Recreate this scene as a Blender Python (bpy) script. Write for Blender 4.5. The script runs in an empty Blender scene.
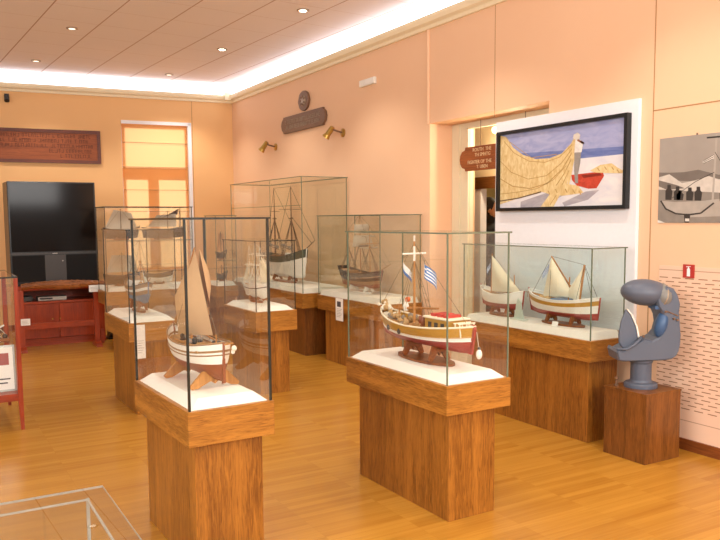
import bpy, bmesh, math, random
from mathutils import Vector, Matrix
random.seed(7)
SC = bpy.context.scene
COL = SC.collection
PI = math.pi
XW = 4.396           # right wall plane
H = 1.55             # eye height

# ------------------------------------------------------------------ materials
def lin(c):
    if isinstance(c, str):
        c = c.lstrip('#'); c = [int(c[i:i+2], 16)/255 for i in (0, 2, 4)]
    return tuple((x/12.92 if x <= .04045 else ((x+.055)/1.055)**2.4) for x in c[:3]) + (1.0,)

class NT:
    def __init__(s, name):
        s.m = bpy.data.materials.new(name); s.m.use_nodes = True
        s.t = s.m.node_tree; s.t.nodes.clear()
        s.out = s.n('ShaderNodeOutputMaterial')
    def n(s, kind, **kw):
        nd = s.t.nodes.new(kind)
        for k, v in kw.items():
            if k.startswith('_'): setattr(nd, k[1:], v)
        for k, v in kw.items():
            if not k.startswith('_'):
                key = int(k[1:]) if (k[0] == 'i' and k[1:].isdigit()) else k.replace('__', ' ')
                if hasattr(v, 'is_output'): s.t.links.new(v, nd.inputs[key])
                else: nd.inputs[key].default_value = v
        return nd
    def l(s, a, b): s.t.links.new(a, b)
    def math(s, op, a, b=0.0, c=None):
        kw = dict(_operation=op, i0=a, i1=b)
        if c is not None: kw['i2'] = c
        return s.n('ShaderNodeMath', **kw).outputs[0]
    def mixc(s, f, a, b):
        nd = s.t.nodes.new('ShaderNodeMix'); nd.data_type = 'RGBA'
        for i, v in ((0, f), (6, a), (7, b)):
            if hasattr(v, 'is_output'): s.l(v, nd.inputs[i])
            else: nd.inputs[i].default_value = v
        return nd.outputs[2]
    def bsdf(s, col, rough=.5, metal=0.0, spec=.5, **kw):
        b = s.n('ShaderNodeBsdfPrincipled')
        for k, v in (('Base Color', col), ('Roughness', rough), ('Metallic', metal), ('Specular IOR Level', spec)):
            if hasattr(v, 'is_output'): s.l(v, b.inputs[k])
            else: b.inputs[k].default_value = v
        for k, v in kw.items():
            k = k.replace('__', ' ')
            if hasattr(v, 'is_output'): s.l(v, b.inputs[k])
            else: b.inputs[k].default_value = v
        s.l(b.outputs[0], s.out.inputs[0]); return b

def plain(name, col, rough=.5, metal=0.0, var=.08, scale=30., spec=.5):
    """a plain surface with a little procedural tone variation"""
    t = NT(name)
    tc = t.n('ShaderNodeTexCoord')
    nz = t.n('ShaderNodeTexNoise', Vector=tc.outputs['Object'], Scale=scale, Detail=3.0)
    a = lin(col); lo = tuple(x*(1-var) for x in a[:3])+(1,); hi = tuple(min(1, x*(1+var)) for x in a[:3])+(1,)
    t.bsdf(t.mixc(nz.outputs[0], lo, hi), rough, metal, spec)
    return t.m

def wood(name, light, dark, axis='z', rough=.38, fine=1.0, seam=False):
    t = NT(name)
    tc = t.n('ShaderNodeTexCoord')
    sc = {'z': (42, 42, 3.2), 'x': (3.2, 42, 42), 'y': (42, 3.2, 42), 'h': (4, 4, 46)}[axis]
    mp = t.n('ShaderNodeMapping', Vector=tc.outputs['Object'], Scale=tuple(x*fine for x in sc))
    n1 = t.n('ShaderNodeTexNoise', Vector=mp.outputs[0], Scale=1.0, Detail=6.0, Roughness=.65, Distortion=1.6)
    mp2 = t.n('ShaderNodeMapping', Vector=tc.outputs['Object'], Scale=tuple(x*fine*.16 for x in sc))
    n2 = t.n('ShaderNodeTexNoise', Vector=mp2.outputs[0], Scale=1.0, Detail=2.0)
    v = t.math('ADD', t.math('MULTIPLY', n1.outputs[0], .68), t.math('MULTIPLY', n2.outputs[0], .42))
    rp = t.n('ShaderNodeMapRange', Value=v); rp.inputs['From Min'].default_value = .42; rp.inputs['From Max'].default_value = .66
    c = t.mixc(rp.outputs[0], lin(dark), lin(light))
    bp = t.n('ShaderNodeBump', Strength=.08, Distance=.002, Height=n1.outputs[0])
    t.bsdf(c, rough, 0, .4, Normal=bp.outputs[0])
    return t.m

def glass(name, tint, refl=.05, edge=False):
    t = NT(name)
    lw = t.n('ShaderNodeLayerWeight', Blend=.5)
    p = t.math('POWER', lw.outputs['Facing'], 4.0)
    f = t.math('ADD', t.math('MULTIPLY', p, .75), refl)
    tr = t.n('ShaderNodeBsdfTransparent', Color=tint)
    gl = t.n('ShaderNodeBsdfGlossy', Color=(1, 1, 1, 1), Roughness=.0)
    mx = t.n('ShaderNodeMixShader', i0=f, i1=tr.outputs[0], i2=gl.outputs[0])
    t.l(mx.outputs[0], t.out.inputs[0])
    return t.m

def emit(name, col, strength):
    t = NT(name)
    e = t.n('ShaderNodeEmission', Color=lin(col), Strength=strength)
    t.l(e.outputs[0], t.out.inputs[0]); return t.m

M = {}
M['oak_v'] = wood('oak veneer upright grain', '#ac7029', '#6e3f0d', 'z', .38, 2.0)
M['oak_h'] = wood('oak veneer level grain', '#b4792f', '#754510', 'h', .38, 2.0)
M['oak_dark'] = wood('brown oak veneer', '#8a5422', '#59330d', 'z', .38, 2.0)
M['red_wood'] = wood('polished red wood', '#a8421c', '#7c280e', 'h', .3)
M['red_wood_v'] = wood('polished red wood upright', '#a8401a', '#7e2a0e', 'z', .3)
M['carved'] = wood('carved brown wood', '#a86630', '#4e2310', 'x', .45, 1.4)
M['plaque_wood'] = wood('plaque board wood', '#a3562a', '#80401c', 'x', .5)
M['plaque_frame'] = wood('plaque frame wood', '#70331a', '#4c1f0e', 'x', .4)
M['sign_wood'] = wood('doorway sign wood', '#a55d2b', '#7c3e1a', 'y', .45)
M['cradle'] = wood('cradle wood', '#9a5a2c', '#6e381a', 'x', .4)
M['mast'] = wood('mast wood', '#c48a4c', '#9a6430', 'z', .5)
M['mast_dark'] = wood('dark mast wood', '#6d4a30', '#46301e', 'z', .5)
M['deck'] = wood('ship deck planks', '#c49a66', '#94693c', 'x', .5, 2.0)
M['white_cloth'] = plain('white felt', '#f4efe4', .9, var=.03)
M['paint_white'] = plain('white paint', '#f1f1f5', .5, var=.03)
M['hull_white'] = plain('white hull paint', '#f0ece2', .4, var=.06, scale=40)
M['hull_red'] = plain('red hull paint', '#9c3a30', .4, var=.1)
M['hull_ochre'] = plain('ochre hull paint', '#b98a34', .4, var=.1)
M['hull_brown'] = plain('brown hull bottom', '#8a4a2c', .45, var=.15)
M['hull_dark'] = plain('dark hull planks', '#3c2c22', .45, var=.25)
M['hull_blue'] = plain('blue hull paint', '#5f7d9c', .45, var=.1)
M['hull_tan'] = plain('tan hull planks', '#9b7650', .5, var=.2)
M['hull_green'] = plain('dark green hull paint', '#4a5040', .45, var=.2)
M['sail_tan'] = plain('tan sailcloth', '#c9a276', .9, var=.06, scale=60)
M['sail_cream'] = plain('cream sailcloth', '#ece0c4', .9, var=.04, scale=60)
M['sail_grey'] = plain('grey sailcloth', '#b8ab98', .9, var=.06, scale=60)
M['sail_orange'] = plain('apricot sailcloth', '#d9a070', .9, var=.06, scale=60)
M['rope'] = plain('rope', '#7d664a', .9)
M['rope_dark'] = plain('tarred rope', '#4c3c2c', .9)
M['rope_pale'] = plain('pale rope', '#e6ddca', .9)
M['flag_blue'] = plain('flag blue', '#3f74b8', .8, var=.04)
M['flag_white'] = plain('flag white', '#f2f2f2', .8, var=.02)
M['orange'] = plain('orange plastic', '#d86a3a', .5)
M['red'] = plain('red paint', '#b8342c', .45)
M['grey_net'] = plain('grey netting', '#8d8378', .9, var=.3, scale=200)
M['tan_net'] = plain('tan netting', '#b9986a', .9, var=.3, scale=200)
M['black'] = plain('black plastic', '#121010', .3, var=.1)
M['black_gloss'] = plain('glossy black screen', '#1a1411', .09, var=.05, spec=.16)
M['dark_grey'] = plain('dark grey plastic', '#3a3634', .4)
M['silver'] = plain('silver plastic', '#a8a49c', .35, .4)
M['brass'] = plain('aged brass', '#b8934a', .3, .8)
M['bronze'] = plain('patinated bronze', '#7c5f4a', .5, .3, var=.4, scale=60)
M['bronze_light'] = plain('worn bronze', '#a89580', .45, .3, var=.3, scale=60)
M['grey_blue'] = plain('grey-blue enamel', '#58606f', .42, var=.05, scale=8)
M['blue_inside'] = plain('blue enamel', '#3c5a80', .4, var=.1)
M['paper'] = plain('white paper', '#f2efe8', .8, var=.02)
M['ink'] = plain('dark print', '#4a4448', .8)
M['letter_pale'] = plain('pale carved letters', '#e0c49a', .7)
M['letter_dark'] = plain('dark carved letters', '#5e2c14', .7)
M['edge_dark'] = plain('dark glass edge', '#2a2a24', .2)
M['edge_green'] = plain('green glass edge', '#66705c', .2)
M['edge_blue'] = plain('blue-grey glass edge', '#a8aaa6', .2)
M['skin'] = plain('skin', '#c98d66', .55)
M['hair'] = plain('dark brown hair', '#2c1a12', .6)
M['coat'] = plain('dark clothes', '#2a221e', .8)
M['ceramic_white'] = plain('white ceramic', '#eeeae0', .35, var=.02)
M['glass'] = glass('clear glass', (.955, .97, .955, 1))
M['glass_green'] = glass('greenish glass', (.935, .962, .94, 1), .05)
M['glass_blue'] = glass('pale blue-green glass', (.91, .962, .945, 1), .05)
M['glass_low'] = glass('table top glass', (.93, .95, .93, 1), .08)
M['lamp_on'] = emit('lit lamp', '#fff2dc', 22)
M['lamp_warm'] = emit('lit warm lamp', '#ffe08a', 10)

def wall_paint(name, a, b):
    t = NT(name); tc = t.n('ShaderNodeTexCoord')
    nz = t.n('ShaderNodeTexNoise', Vector=tc.outputs['Object'], Scale=1.3, Detail=4.0, Roughness=.6)
    n2 = t.n('ShaderNodeTexNoise', Vector=tc.outputs['Object'], Scale=90., Detail=2.0)
    bp = t.n('ShaderNodeBump', Strength=.05, Distance=.002, Height=n2.outputs[0])
    t.bsdf(t.mixc(nz.outputs[0], lin(a), lin(b)), .75, 0, .25, Normal=bp.outputs[0]); return t.m
M['wall'] = wall_paint('apricot wall paint', '#efc39d', '#f2caa6')
M['wall_left'] = wall_paint('apricot wall paint in warm light', '#eebb80', '#f0c18a')  # warmer light on the back wall is put into its paint colour
M['cream'] = wall_paint('cream gloss paint', '#ece2c8', '#e4d8b8')
M['trim'] = plain('cream cornice paint', '#f6e8c6', .5, var=.03)
M['annex'] = wall_paint('ochre annex paint', '#d8c48c', '#c8b078')
M['seam'] = plain('brown wall seam line', '#b08254', .8)  # plain brown for wall joints and blind rods

def floor_mat():
    t = NT('honey strip parquet'); tc = t.n('ShaderNodeTexCoord')
    mp = t.n('ShaderNodeMapping', Vector=tc.outputs['Object'])
    br = t.n('ShaderNodeTexBrick', Vector=mp.outputs[0], Scale=1.0, Mortar__Size=.0006 if False else .0)
    br.offset = .37; br.offset_frequency = 1
    br.inputs['Brick Width'].default_value = .46; br.inputs['Row Height'].default_value = .046
    br.inputs['Mortar Size'].default_value = .0008; br.inputs['Bias'].default_value = 0.0
    br.inputs['Color1'].default_value = (0, 0, 0, 1); br.inputs['Color2'].default_value = (1, 1, 1, 1); br.inputs['Mortar'].default_value = (.0, .0, .0, 1)
    m2 = t.n('ShaderNodeMapping', Vector=tc.outputs['Object'], Scale=(1.6, 40, 1))
    nz = t.n('ShaderNodeTexNoise', Vector=m2.outputs[0], Scale=1.0, Detail=5.0, Roughness=.6, Distortion=.6)
    v = t.math('ADD', t.math('MULTIPLY', br.outputs[0], .32), t.math('MULTIPLY', nz.outputs[0], .72))
    c = t.mixc(v, lin('#976019'), lin('#c9943b'))
    t.bsdf(c, .26, 0, .45); return t.m
M['floor'] = floor_mat()

def ceiling_mat():
    t = NT('ceiling tiles'); tc = t.n('ShaderNodeTexCoord')
    mp = t.n('ShaderNodeMapping', Vector=tc.outputs['Object'], Location=(-.02, .1, 0), Rotation=(0, 0, -.055))
    sx = t.n('ShaderNodeSeparateXYZ', Vector=mp.outputs[0])
    def line(o, step, w, off=0.0):
        fr = t.math('FRACT', t.math('DIVIDE', t.math('ADD', o, 40+off), step))
        return t.math('LESS_THAN', fr, w/step)
    lx = line(sx.outputs[0], .585, .014, .43); ly = line(sx.outputs[1], .6, .007)
    nz = t.n('ShaderNodeTexNoise', Vector=mp.outputs[0], Scale=1.5, Detail=3.0)
    base = t.mixc(nz.outputs[0], lin('#f2edee'), lin('#f8f2f2'))
    c = t.mixc(t.math('MULTIPLY', ly, .45), base, lin('#b89a80'))
    c = t.mixc(t.math('MULTIPLY', lx, .7), c, lin('#a98060'))
    t.bsdf(c, .8, 0, .2); return t.m
M['ceiling'] = ceiling_mat()

def vent_mat():
    t = NT('slotted panel'); tc = t.n('ShaderNodeTexCoord')
    sx = t.n('ShaderNodeSeparateXYZ', Vector=tc.outputs['Object'])
    row = t.math('DIVIDE', sx.outputs[2], .0272)
    ri = t.math('FLOOR', row); rf = t.math('FRACT', row)
    sh = t.math('MULTIPLY', t.math('FRACT', t.math('MULTIPLY', ri, .5)), .1)
    col = t.math('FRACT', t.math('DIVIDE', t.math('ADD', t.math('ADD', sx.outputs[1], 20.), sh), .1))
    mk = t.math('MULTIPLY', t.math('LESS_THAN', rf, .22), t.math('LESS_THAN', col, .66))
    lim = t.math('MULTIPLY', t.math('GREATER_THAN', sx.outputs[2], .272), t.math('LESS_THAN', sx.outputs[2], 1.15))
    mk = t.math('MULTIPLY', mk, lim)
    ln1 = t.math('LESS_THAN', t.math('ABSOLUTE', t.math('SUBTRACT', sx.outputs[2], 1.197)), .003)
    ln2 = t.math('LESS_THAN', t.math('ABSOLUTE', t.math('SUBTRACT', sx.outputs[2], .196)), .003)
    mk = t.math('MAXIMUM', mk, t.math('MULTIPLY', t.math('MAXIMUM', ln1, ln2), .6))
    t.bsdf(t.mixc(mk, lin('#eec9ae'), lin('#9c6c4c')), .7, 0, .25); return t.m
M['vent'] = vent_mat()

def blind_mat():
    t = NT('orange blind cloth'); tc = t.n('ShaderNodeTexCoord')
    nz = t.n('ShaderNodeTexNoise', Vector=tc.outputs['Object'], Scale=120., Detail=2.)
    c = t.mixc(nz.outputs[0], lin('#eca060'), lin('#f2ac6c'))
    d = t.n('ShaderNodeBsdfDiffuse', Color=c)
    tr = t.n('ShaderNodeBsdfTranslucent', Color=lin('#ffd6a2'))
    mx = t.n('ShaderNodeMixShader', i0=.55, i1=d.outputs[0], i2=tr.outputs[0])
    t.l(mx.outputs[0], t.out.inputs[0]); return t.m
M['blind'] = blind_mat()

# ------------------------------------------------------------------ mesh helpers
class MB:
    def __init__(s): s.v = []; s.f = []; s.m = []; s.mats = []
    def mi(s, mat):
        if isinstance(mat, str): mat = M[mat]
        if mat not in s.mats: s.mats.append(mat)
        return s.mats.index(mat)
    def add(s, vs, fs, mat):
        b = len(s.v); k = s.mi(mat)
        s.v += [tuple(x) for x in vs]
        for f in fs: s.f.append(tuple(i+b for i in f)); s.m.append(k)
        return s
    def box(s, a, b, mat, rot=None, c=None):
        x0, y0, z0 = a; x1, y1, z1 = b
        vs = [Vector(p) for p in ((x0,y0,z0),(x1,y0,z0),(x1,y1,z0),(x0,y1,z0),(x0,y0,z1),(x1,y0,z1),(x1,y1,z1),(x0,y1,z1))]
        if rot is not None:
            c = Vector(c) if c else sum(vs, Vector())/8
            vs = [c + rot @ (v-c) for v in vs]
        return s.add(vs, [(0,3,2,1),(4,5,6,7),(0,1,5,4),(1,2,6,5),(2,3,7,6),(3,0,4,7)], mat)
    def frustum(s, a, b, z0, z1, ins, mat):
        (x0, y0), (x1, y1) = a, b
        vs = [(x0,y0,z0),(x1,y0,z0),(x1,y1,z0),(x0,y1,z0),(x0+ins,y0+ins,z1),(x1-ins,y0+ins,z1),(x1-ins,y1-ins,z1),(x0+ins,y1-ins,z1)]
        return s.add(vs, [(0,3,2,1),(4,5,6,7),(0,1,5,4),(1,2,6,5),(2,3,7,6),(3,0,4,7)], mat)
    def tube(s, p, q, r, mat, r2=None, n=6, caps=True):
        p = Vector(p); q = Vector(q); d = q-p
        if d.length < 1e-6: return s
        r2 = r if r2 is None else r2
        z = d.normalized(); x = z.orthogonal().normalized(); y = z.cross(x)
        vs = []
        for c, rr in ((p, r), (q, r2)):
            for i in range(n):
                a = 2*PI*i/n; vs.append(c + x*math.cos(a)*rr + y*math.sin(a)*rr)
        fs = [(i, (i+1) % n, n+(i+1) % n, n+i) for i in range(n)]
        if caps: fs += [tuple(range(n-1, -1, -1)), tuple(range(n, 2*n))]
        return s.add(vs, fs, mat)
    def path(s, pts, r, mat, n=6, closed=False):
        pts = [Vector(p) for p in pts]; k = len(pts); vs = []
        rs = r if isinstance(r, (list, tuple)) else [r]*k
        prev = None
        for i, p in enumerate(pts):
            t = (pts[(i+1) % k]-pts[i-1]) if (closed or 0 < i < k-1) else (pts[1]-pts[0] if i == 0 else pts[-1]-pts[-2])
            t.normalize()
            x = t.orthogonal().normalized() if prev is None else (prev - t*prev.dot(t)).normalized()
            prev = x; y = t.cross(x)
            for j in range(n):
                a = 2*PI*j/n; vs.append(p + x*math.cos(a)*rs[i] + y*math.sin(a)*rs[i])
        fs = []
        for i in range(k if closed else k-1):
            i2 = (i+1) % k
            for j in range(n): fs.append((i*n+j, i*n+(j+1) % n, i2*n+(j+1) % n, i2*n+j))
        if not closed: fs += [tuple(range(n-1, -1, -1)), tuple((k-1)*n+j for j in range(n))]
        return s.add(vs, fs, mat)
    def lathe(s, prof, mat, c=(0,0,0), n=20, axis=None):
        vs = []; c = Vector(c)
        for r, z in prof:
            for i in range(n):
                a = 2*PI*i/n; v = Vector((r*math.cos(a), r*math.sin(a), z))
                if axis is not None: v = axis @ v
                vs.append(c+v)
        k = len(prof)
        fs = [(i*n+j, i*n+(j+1) % n, (i+1)*n+(j+1) % n, (i+1)*n+j) for i in range(k-1) for j in range(n)]
        fs += [tuple(range(n-1, -1, -1)), tuple((k-1)*n+j for j in range(n))]
        return s.add(vs, fs, mat)
    def ball(s, c, r, mat, n=12, m=8, rot=None):
        if not isinstance(r, (tuple, list)): r = (r, r, r)
        c = Vector(c); vs = [Vector((0, 0, -r[2]))]
        for i in range(1, m):
            th = -PI/2 + PI*i/m
            for j in range(n):
                a = 2*PI*j/n; vs.append(Vector((r[0]*math.cos(th)*math.cos(a), r[1]*math.cos(th)*math.sin(a), r[2]*math.sin(th))))
        vs.append(Vector((0, 0, r[2])))
        if rot is not None: vs = [rot @ v for v in vs]
        vs = [v+c for v in vs]; L = len(vs)-1
        fs = [(0, 1+(j+1) % n, 1+j) for j in range(n)]
        for i in range(m-2):
            b = 1+i*n
            fs += [(b+j, b+(j+1) % n, b+n+(j+1) % n, b+n+j) for j in range(n)]
        b = 1+(m-2)*n
        fs += [(b+j, b+(j+1) % n, L) for j in range(n)]
        return s.add(vs, fs, mat)
    def prism(s, poly, d0, d1, mat, fn):
        """poly of (a,b); fn(a,b,d)->xyz"""
        n = len(poly)
        vs = [fn(a, b, d0) for a, b in poly] + [fn(a, b, d1) for a, b in poly]
        fs = [tuple(range(n)), tuple(range(2*n-1, n-1, -1))] + [(i, n+i, n+(i+1) % n, (i+1) % n) for i in range(n)]
        return s.add(vs, fs, mat)
    def poly(s, pts, mat): return s.add(pts, [tuple(range(len(pts)))], mat)
    def grid(s, fn, nu, nv, mat, matfn=None):
        vs = [fn(i/nu, j/nv) for j in range(nv+1) for i in range(nu+1)]
        b = len(s.v); s.v += [tuple(v) for v in vs]
        for j in range(nv):
            for i in range(nu):
                s.f.append(tuple(b+x for x in (j*(nu+1)+i, j*(nu+1)+i+1, (j+1)*(nu+1)+i+1, (j+1)*(nu+1)+i)))
                s.m.append(s.mi(matfn(i, j) if matfn else mat))
        return s
    def build(s, name, parent=None, smooth=False, bevel=0.0, loc=None, sub=0):
        me = bpy.data.meshes.new(name); me.from_pydata(s.v, [], s.f)
        for m in s.mats: me.materials.append(m)
        for p, k in zip(me.polygons, s.m): p.material_index = k
        bm = bmesh.new(); bm.from_mesh(me)
        bmesh.ops.recalc_face_normals(bm, faces=bm.faces); bm.to_mesh(me); bm.free()
        if smooth:
            for p in me.polygons: p.use_smooth = True
        o = bpy.data.objects.new(name, me); COL.objects.link(o)
        if parent: o.parent = parent
        if loc: o.location = loc
        if bevel:
            b = o.modifiers.new('bevel', 'BEVEL'); b.width = bevel; b.segments = 2; b.limit_method = 'ANGLE'
        if sub:
            b = o.modifiers.new('sub', 'SUBSURF'); b.levels = sub; b.render_levels = sub
        return o

def tag(o, label, cat, group=None, kind=None):
    o['label'] = label; o['category'] = cat
    if group: o['group'] = group
    if kind: o['kind'] = kind
    return o
def empty(name, loc, rz=0.0, label=None, cat=None, group=None):
    o = bpy.data.objects.new(name, None); COL.objects.link(o); o.location = loc; o.rotation_euler = (0, 0, rz)
    o.empty_display_size = .1
    if label: tag(o, label, cat, group)
    return o
def struct(o): o['kind'] = 'structure'; return o
def text_mesh(body, size, mat, fn, depth=.002, align='CENTER'):
    """letters as a mesh; fn(x,y,d)->xyz"""
    cu = bpy.data.curves.new('lettering', 'FONT'); cu.body = body; cu.size = size; cu.align_x = align; cu.align_y = 'CENTER'
    cu.resolution_u = 2; cu.extrude = depth/2
    ob = bpy.data.objects.new('lettering', cu); COL.objects.link(ob)
    dg = bpy.context.evaluated_depsgraph_get(); me = ob.evaluated_get(dg).to_mesh()
    mb = MB(); mb.add([fn(v.co.x, v.co.y, v.co.z) for v in me.vertices], [tuple(p.vertices) for p in me.polygons], mat)
    bpy.data.objects.remove(ob); bpy.data.curves.remove(cu)
    return mb

# ------------------------------------------------------------------ room shell
BE = -.1078
BN = Vector((math.sin(-BE), math.cos(BE), 0))       # back wall outward normal
BD = Vector((math.cos(BE), math.sin(BE), 0))        # to the right along the back wall
CORNER = Vector((XW, 11.46, 0))
ZL = 3.365; ZC = 3.64                               # cornice bottom, ceiling
def bw(a, z, d=0.0):
    """point on the back wall: a metres left of the corner, d metres into the room"""
    return CORNER - BD*a - BN*d + Vector((0, 0, z))

struct(MB().box((-4.5, -3.5, -.1), (9, 14, 0), 'floor').build('floor'))
struct(MB().box((-4.5, -3.5, ZC), (4.9, 12.6, ZC+.1), 'ceiling').build('ceiling'))

# right wall with the door recess
WT = .56
DY0, DY1, DZ = 4.55, 6.17, 2.475
mb = MB()
mb.box((XW, -3.5, 0), (XW+WT, DY0, ZC), 'wall').box((XW, DY1, 0), (XW+WT, 12.6, ZC), 'wall').box((XW, DY0, DZ), (XW+WT, DY1, ZC), 'wall')
struct(mb.build('wall_right'))
# back wall with the window opening
WA0, WA1, WZ0, WZ1 = .665, 1.675, .80, 3.02
mb = MB()
def bbox(mb, a0, a1, z0, z1, d0, d1, mat):
    vs = [bw(a0, z0, d0), bw(a1, z0, d0), bw(a1, z0, d1), bw(a0, z0, d1), bw(a0, z1, d0), bw(a1, z1, d0), bw(a1, z1, d1), bw(a0, z1, d1)]
    return mb.add(vs, [(0,3,2,1),(4,5,6,7),(0,1,5,4),(1,2,6,5),(2,3,7,6),(3,0,4,7)], mat)
bbox(mb, -.05, WA0, 0, ZC, -.4, 0, 'wall_left'); bbox(mb, WA1, 9, 0, ZC, -.4, 0, 'wall_left')
bbox(mb, WA0, WA1, 0, WZ0, -.4, 0, 'wall_left'); bbox(mb, WA0, WA1, WZ1, ZC, -.4, 0, 'wall_left')
struct(mb.build('wall_back'))

# cornice ledges and added glowing sheets above, imitating the lit upper wall
prof = [(0, ZL), (.025, ZL), (.035, ZL+.03), (.07, ZL+.05), (.085, ZL+.085), (.085, ZL+.11), (0, ZL+.11)]
mb = MB()
n = len(prof)
vs = [(XW-d, -3.5, z) for d, z in prof] + [(XW-d, 11.46+.1*d-.0, z) for d, z in prof]
mb.add(vs, [tuple(range(n)), tuple(range(2*n-1, n-1, -1))] + [(i, n+i, n+(i+1) % n, (i+1) % n) for i in range(n)], 'trim')
struct(mb.build('trim_1'))
mb = MB()
vs = [bw(0, z, d) for d, z in prof] + [bw(8, z, d) for d, z in prof]
mb.add(vs, [tuple(range(n)), tuple(range(2*n-1, n-1, -1))] + [(i, n+i, n+(i+1) % n, (i+1) % n) for i in range(n)], 'trim')
bbox(mb, .05, .14, ZL+.03, ZL+.15, 0, .14, 'trim')
struct(mb.build('trim_2'))
M['cove'] = emit('lit cove wall glow', '#f4f2ff', 5.0)  # emission stands in for hidden tube light washing the upper wall
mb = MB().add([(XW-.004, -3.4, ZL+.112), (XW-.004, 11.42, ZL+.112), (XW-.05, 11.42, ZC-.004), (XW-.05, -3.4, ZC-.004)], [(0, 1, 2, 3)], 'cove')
struct(mb.build('cove_glow_right'))
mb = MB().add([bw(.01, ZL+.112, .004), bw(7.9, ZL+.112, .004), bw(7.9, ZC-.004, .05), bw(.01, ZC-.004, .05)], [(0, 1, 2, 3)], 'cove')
struct(mb.build('cove_glow_back'))

# wall joints and pilaster strip
mb = MB().tube((XW-.004, 6.19, DZ), (XW-.004, 6.19, ZL), .016, 'wall', n=10); struct(mb.build('trim_5'))
mb = MB().box((XW-.0015, 5.205, DZ-.05), (XW, 5.211, ZL), 'seam'); struct(mb.build('trim_6'))
mb = MB().box((XW-.0015, 3.553, 0.07), (XW, 3.560, ZL), 'seam').box((XW-.0015, -3, 2.268), (XW, 3.556, 2.276), 'seam'); struct(mb.build('trim_7'))
mb = MB(); bbox(mb, .625, .633, 0, ZL, 0, .0015, 'seam'); struct(mb.build('trim_8'))
mb = MB().box((XW-.004, -3, .075), (XW, 3.47, 1.225), 'vent')
o = struct(mb.build('trim_9'))
M['base'] = wood('baseboard wood', '#8a4c22', '#5c2c10', 'y', .4)
struct(MB().box((XW-.018, -3.5, 0), (XW, DY0, .075), 'base').build('baseboard_right'))
struct(MB().box((XW-.018, DY1, 0), (XW, 11.44, .075), 'base').build('baseboard_right'))
mb = MB(); bbox(mb, .0, 8, 0, .08, 0, .018, 'base'); struct(mb.build('baseboard_back'))

# window: frame with bars, frosted daylight behind the blind comes from the sun and the sky
win = struct(empty('window_1', bw((WA0+WA1)/2, WZ0)))
def child_of(o, par):
    o.parent = par; o.matrix_parent_inverse = Matrix.Translation(-par.location) if par.rotation_euler[2] == 0 else par.matrix_world.inverted(); return o
fr = MB()
bbox(fr, WA0, WA0+.10, WZ0, WZ1, -.22, -.16, 'paint_white'); bbox(fr, WA1-.02, WA1, WZ0, WZ1, -.22, -.16, 'paint_white')
bbox(fr, WA0, WA1, WZ0, WZ0+.07, -.22, -.16, 'paint_white'); bbox(fr, WA0, WA1, WZ1-.07, WZ1, -.22, -.16, 'paint_white')
wm = (WA0+WA1)/2
bbox(fr, WA0, WA1, 2.19, 2.36, -.22, -.10, 'paint_white')
bbox(fr, wm+.01, wm+.15, WZ0, 2.2, -.22, -.10, 'paint_white')
child_of(fr.build('window_frame'), win)
mb = MB(); mb.add([bw(WA0, WZ0, -.19), bw(WA1, WZ0, -.19), bw(WA1, WZ1, -.19), bw(WA0, WZ1, -.19)], [(0, 1, 2, 3)], 'glass'); child_of(mb.build('window_pane'), win)
mb = MB(); bbox(mb, WA0-.02, WA0+.035, WZ0, WZ1, -.02, .012, 'paint_white'); bbox(mb, WA0-.02, WA1, WZ1-.03, WZ1+.02, -.02, .012, 'paint_white'); child_of(mb.build('window_casing'), win)

bl = empty('roman_blind', bw(wm, WZ0+.02), 0, 'glowing orange roman blind drawn down over the back wall window', 'blind')
mb = MB()
folds = [WZ0+.02, 1.25, 1.7, 2.02, 2.36, 2.72, WZ1-.03]
def bf(u, v):
    z = folds[0] + (folds[-1]-folds[0])*v
    dz = min(abs(z-f) for f in folds)
    return bw(WA1-.005 + (WA0+.045-WA1+.005)*u, z, -.015 + .012*math.exp(-(dz/.012)**2))
mb.grid(bf, 8, 120, 'blind'); child_of(mb.build('blind_cloth', smooth=True), bl)
for z in (1.25, 1.7, 2.02, 2.36, 2.72):
    mb = MB(); mb.tube(bw(WA0+.045, z, .003), bw(WA1-.005, z, .003), .004, 'seam'); child_of(mb.build('blind_rod'), bl)

# doorway: casing in the recess, annex beyond
door = struct(empty('door_1', (4.68, 5.4, 0)))
mb = MB()
mb.box((4.68, 5.90, 0), (4.72, 6.168, DZ-.002), 'cream').box((4.665, 6.05, 0), (4.69, 6.166, DZ-.003), 'cream').box((4.66, 5.905, 0), (4.70, 5.935, 2.42), 'cream')
mb.box((4.68, 4.553, 2.42), (4.72, 5.90, DZ-.002), 'cream').box((4.66, 4.553, 2.41), (4.70, 5.935, 2.435), 'cream')
child_of(mb.build('door_casing'), door)
mb = MB()
mb.box((5.15, 6.43, 0), (5.20, 8.6, 2.75), 'annex').box((5.15, 4.0, 1.98), (5.2, 6.43, 2.75), 'cream')
struct(mb.build('wall_annex_near'))
mb = MB().box((5.13, 6.29, 0), (5.21, 6.432, 1.86), 'paint_white'); struct(mb.build('door_2'))
struct(MB().box((8.4, 3, 0), (8.5, 12.6, 2.8), 'annex').build('wall_annex_far'))
struct(MB().box((XW+WT, 9.8, 0), (8.4, 9.9, 2.8), 'annex').build('wall_annex_side'))
struct(MB().box((XW+WT, 3, 2.76), (8.5, 9.9, 2.85), 'cream').build('ceiling_annex'))

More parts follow.
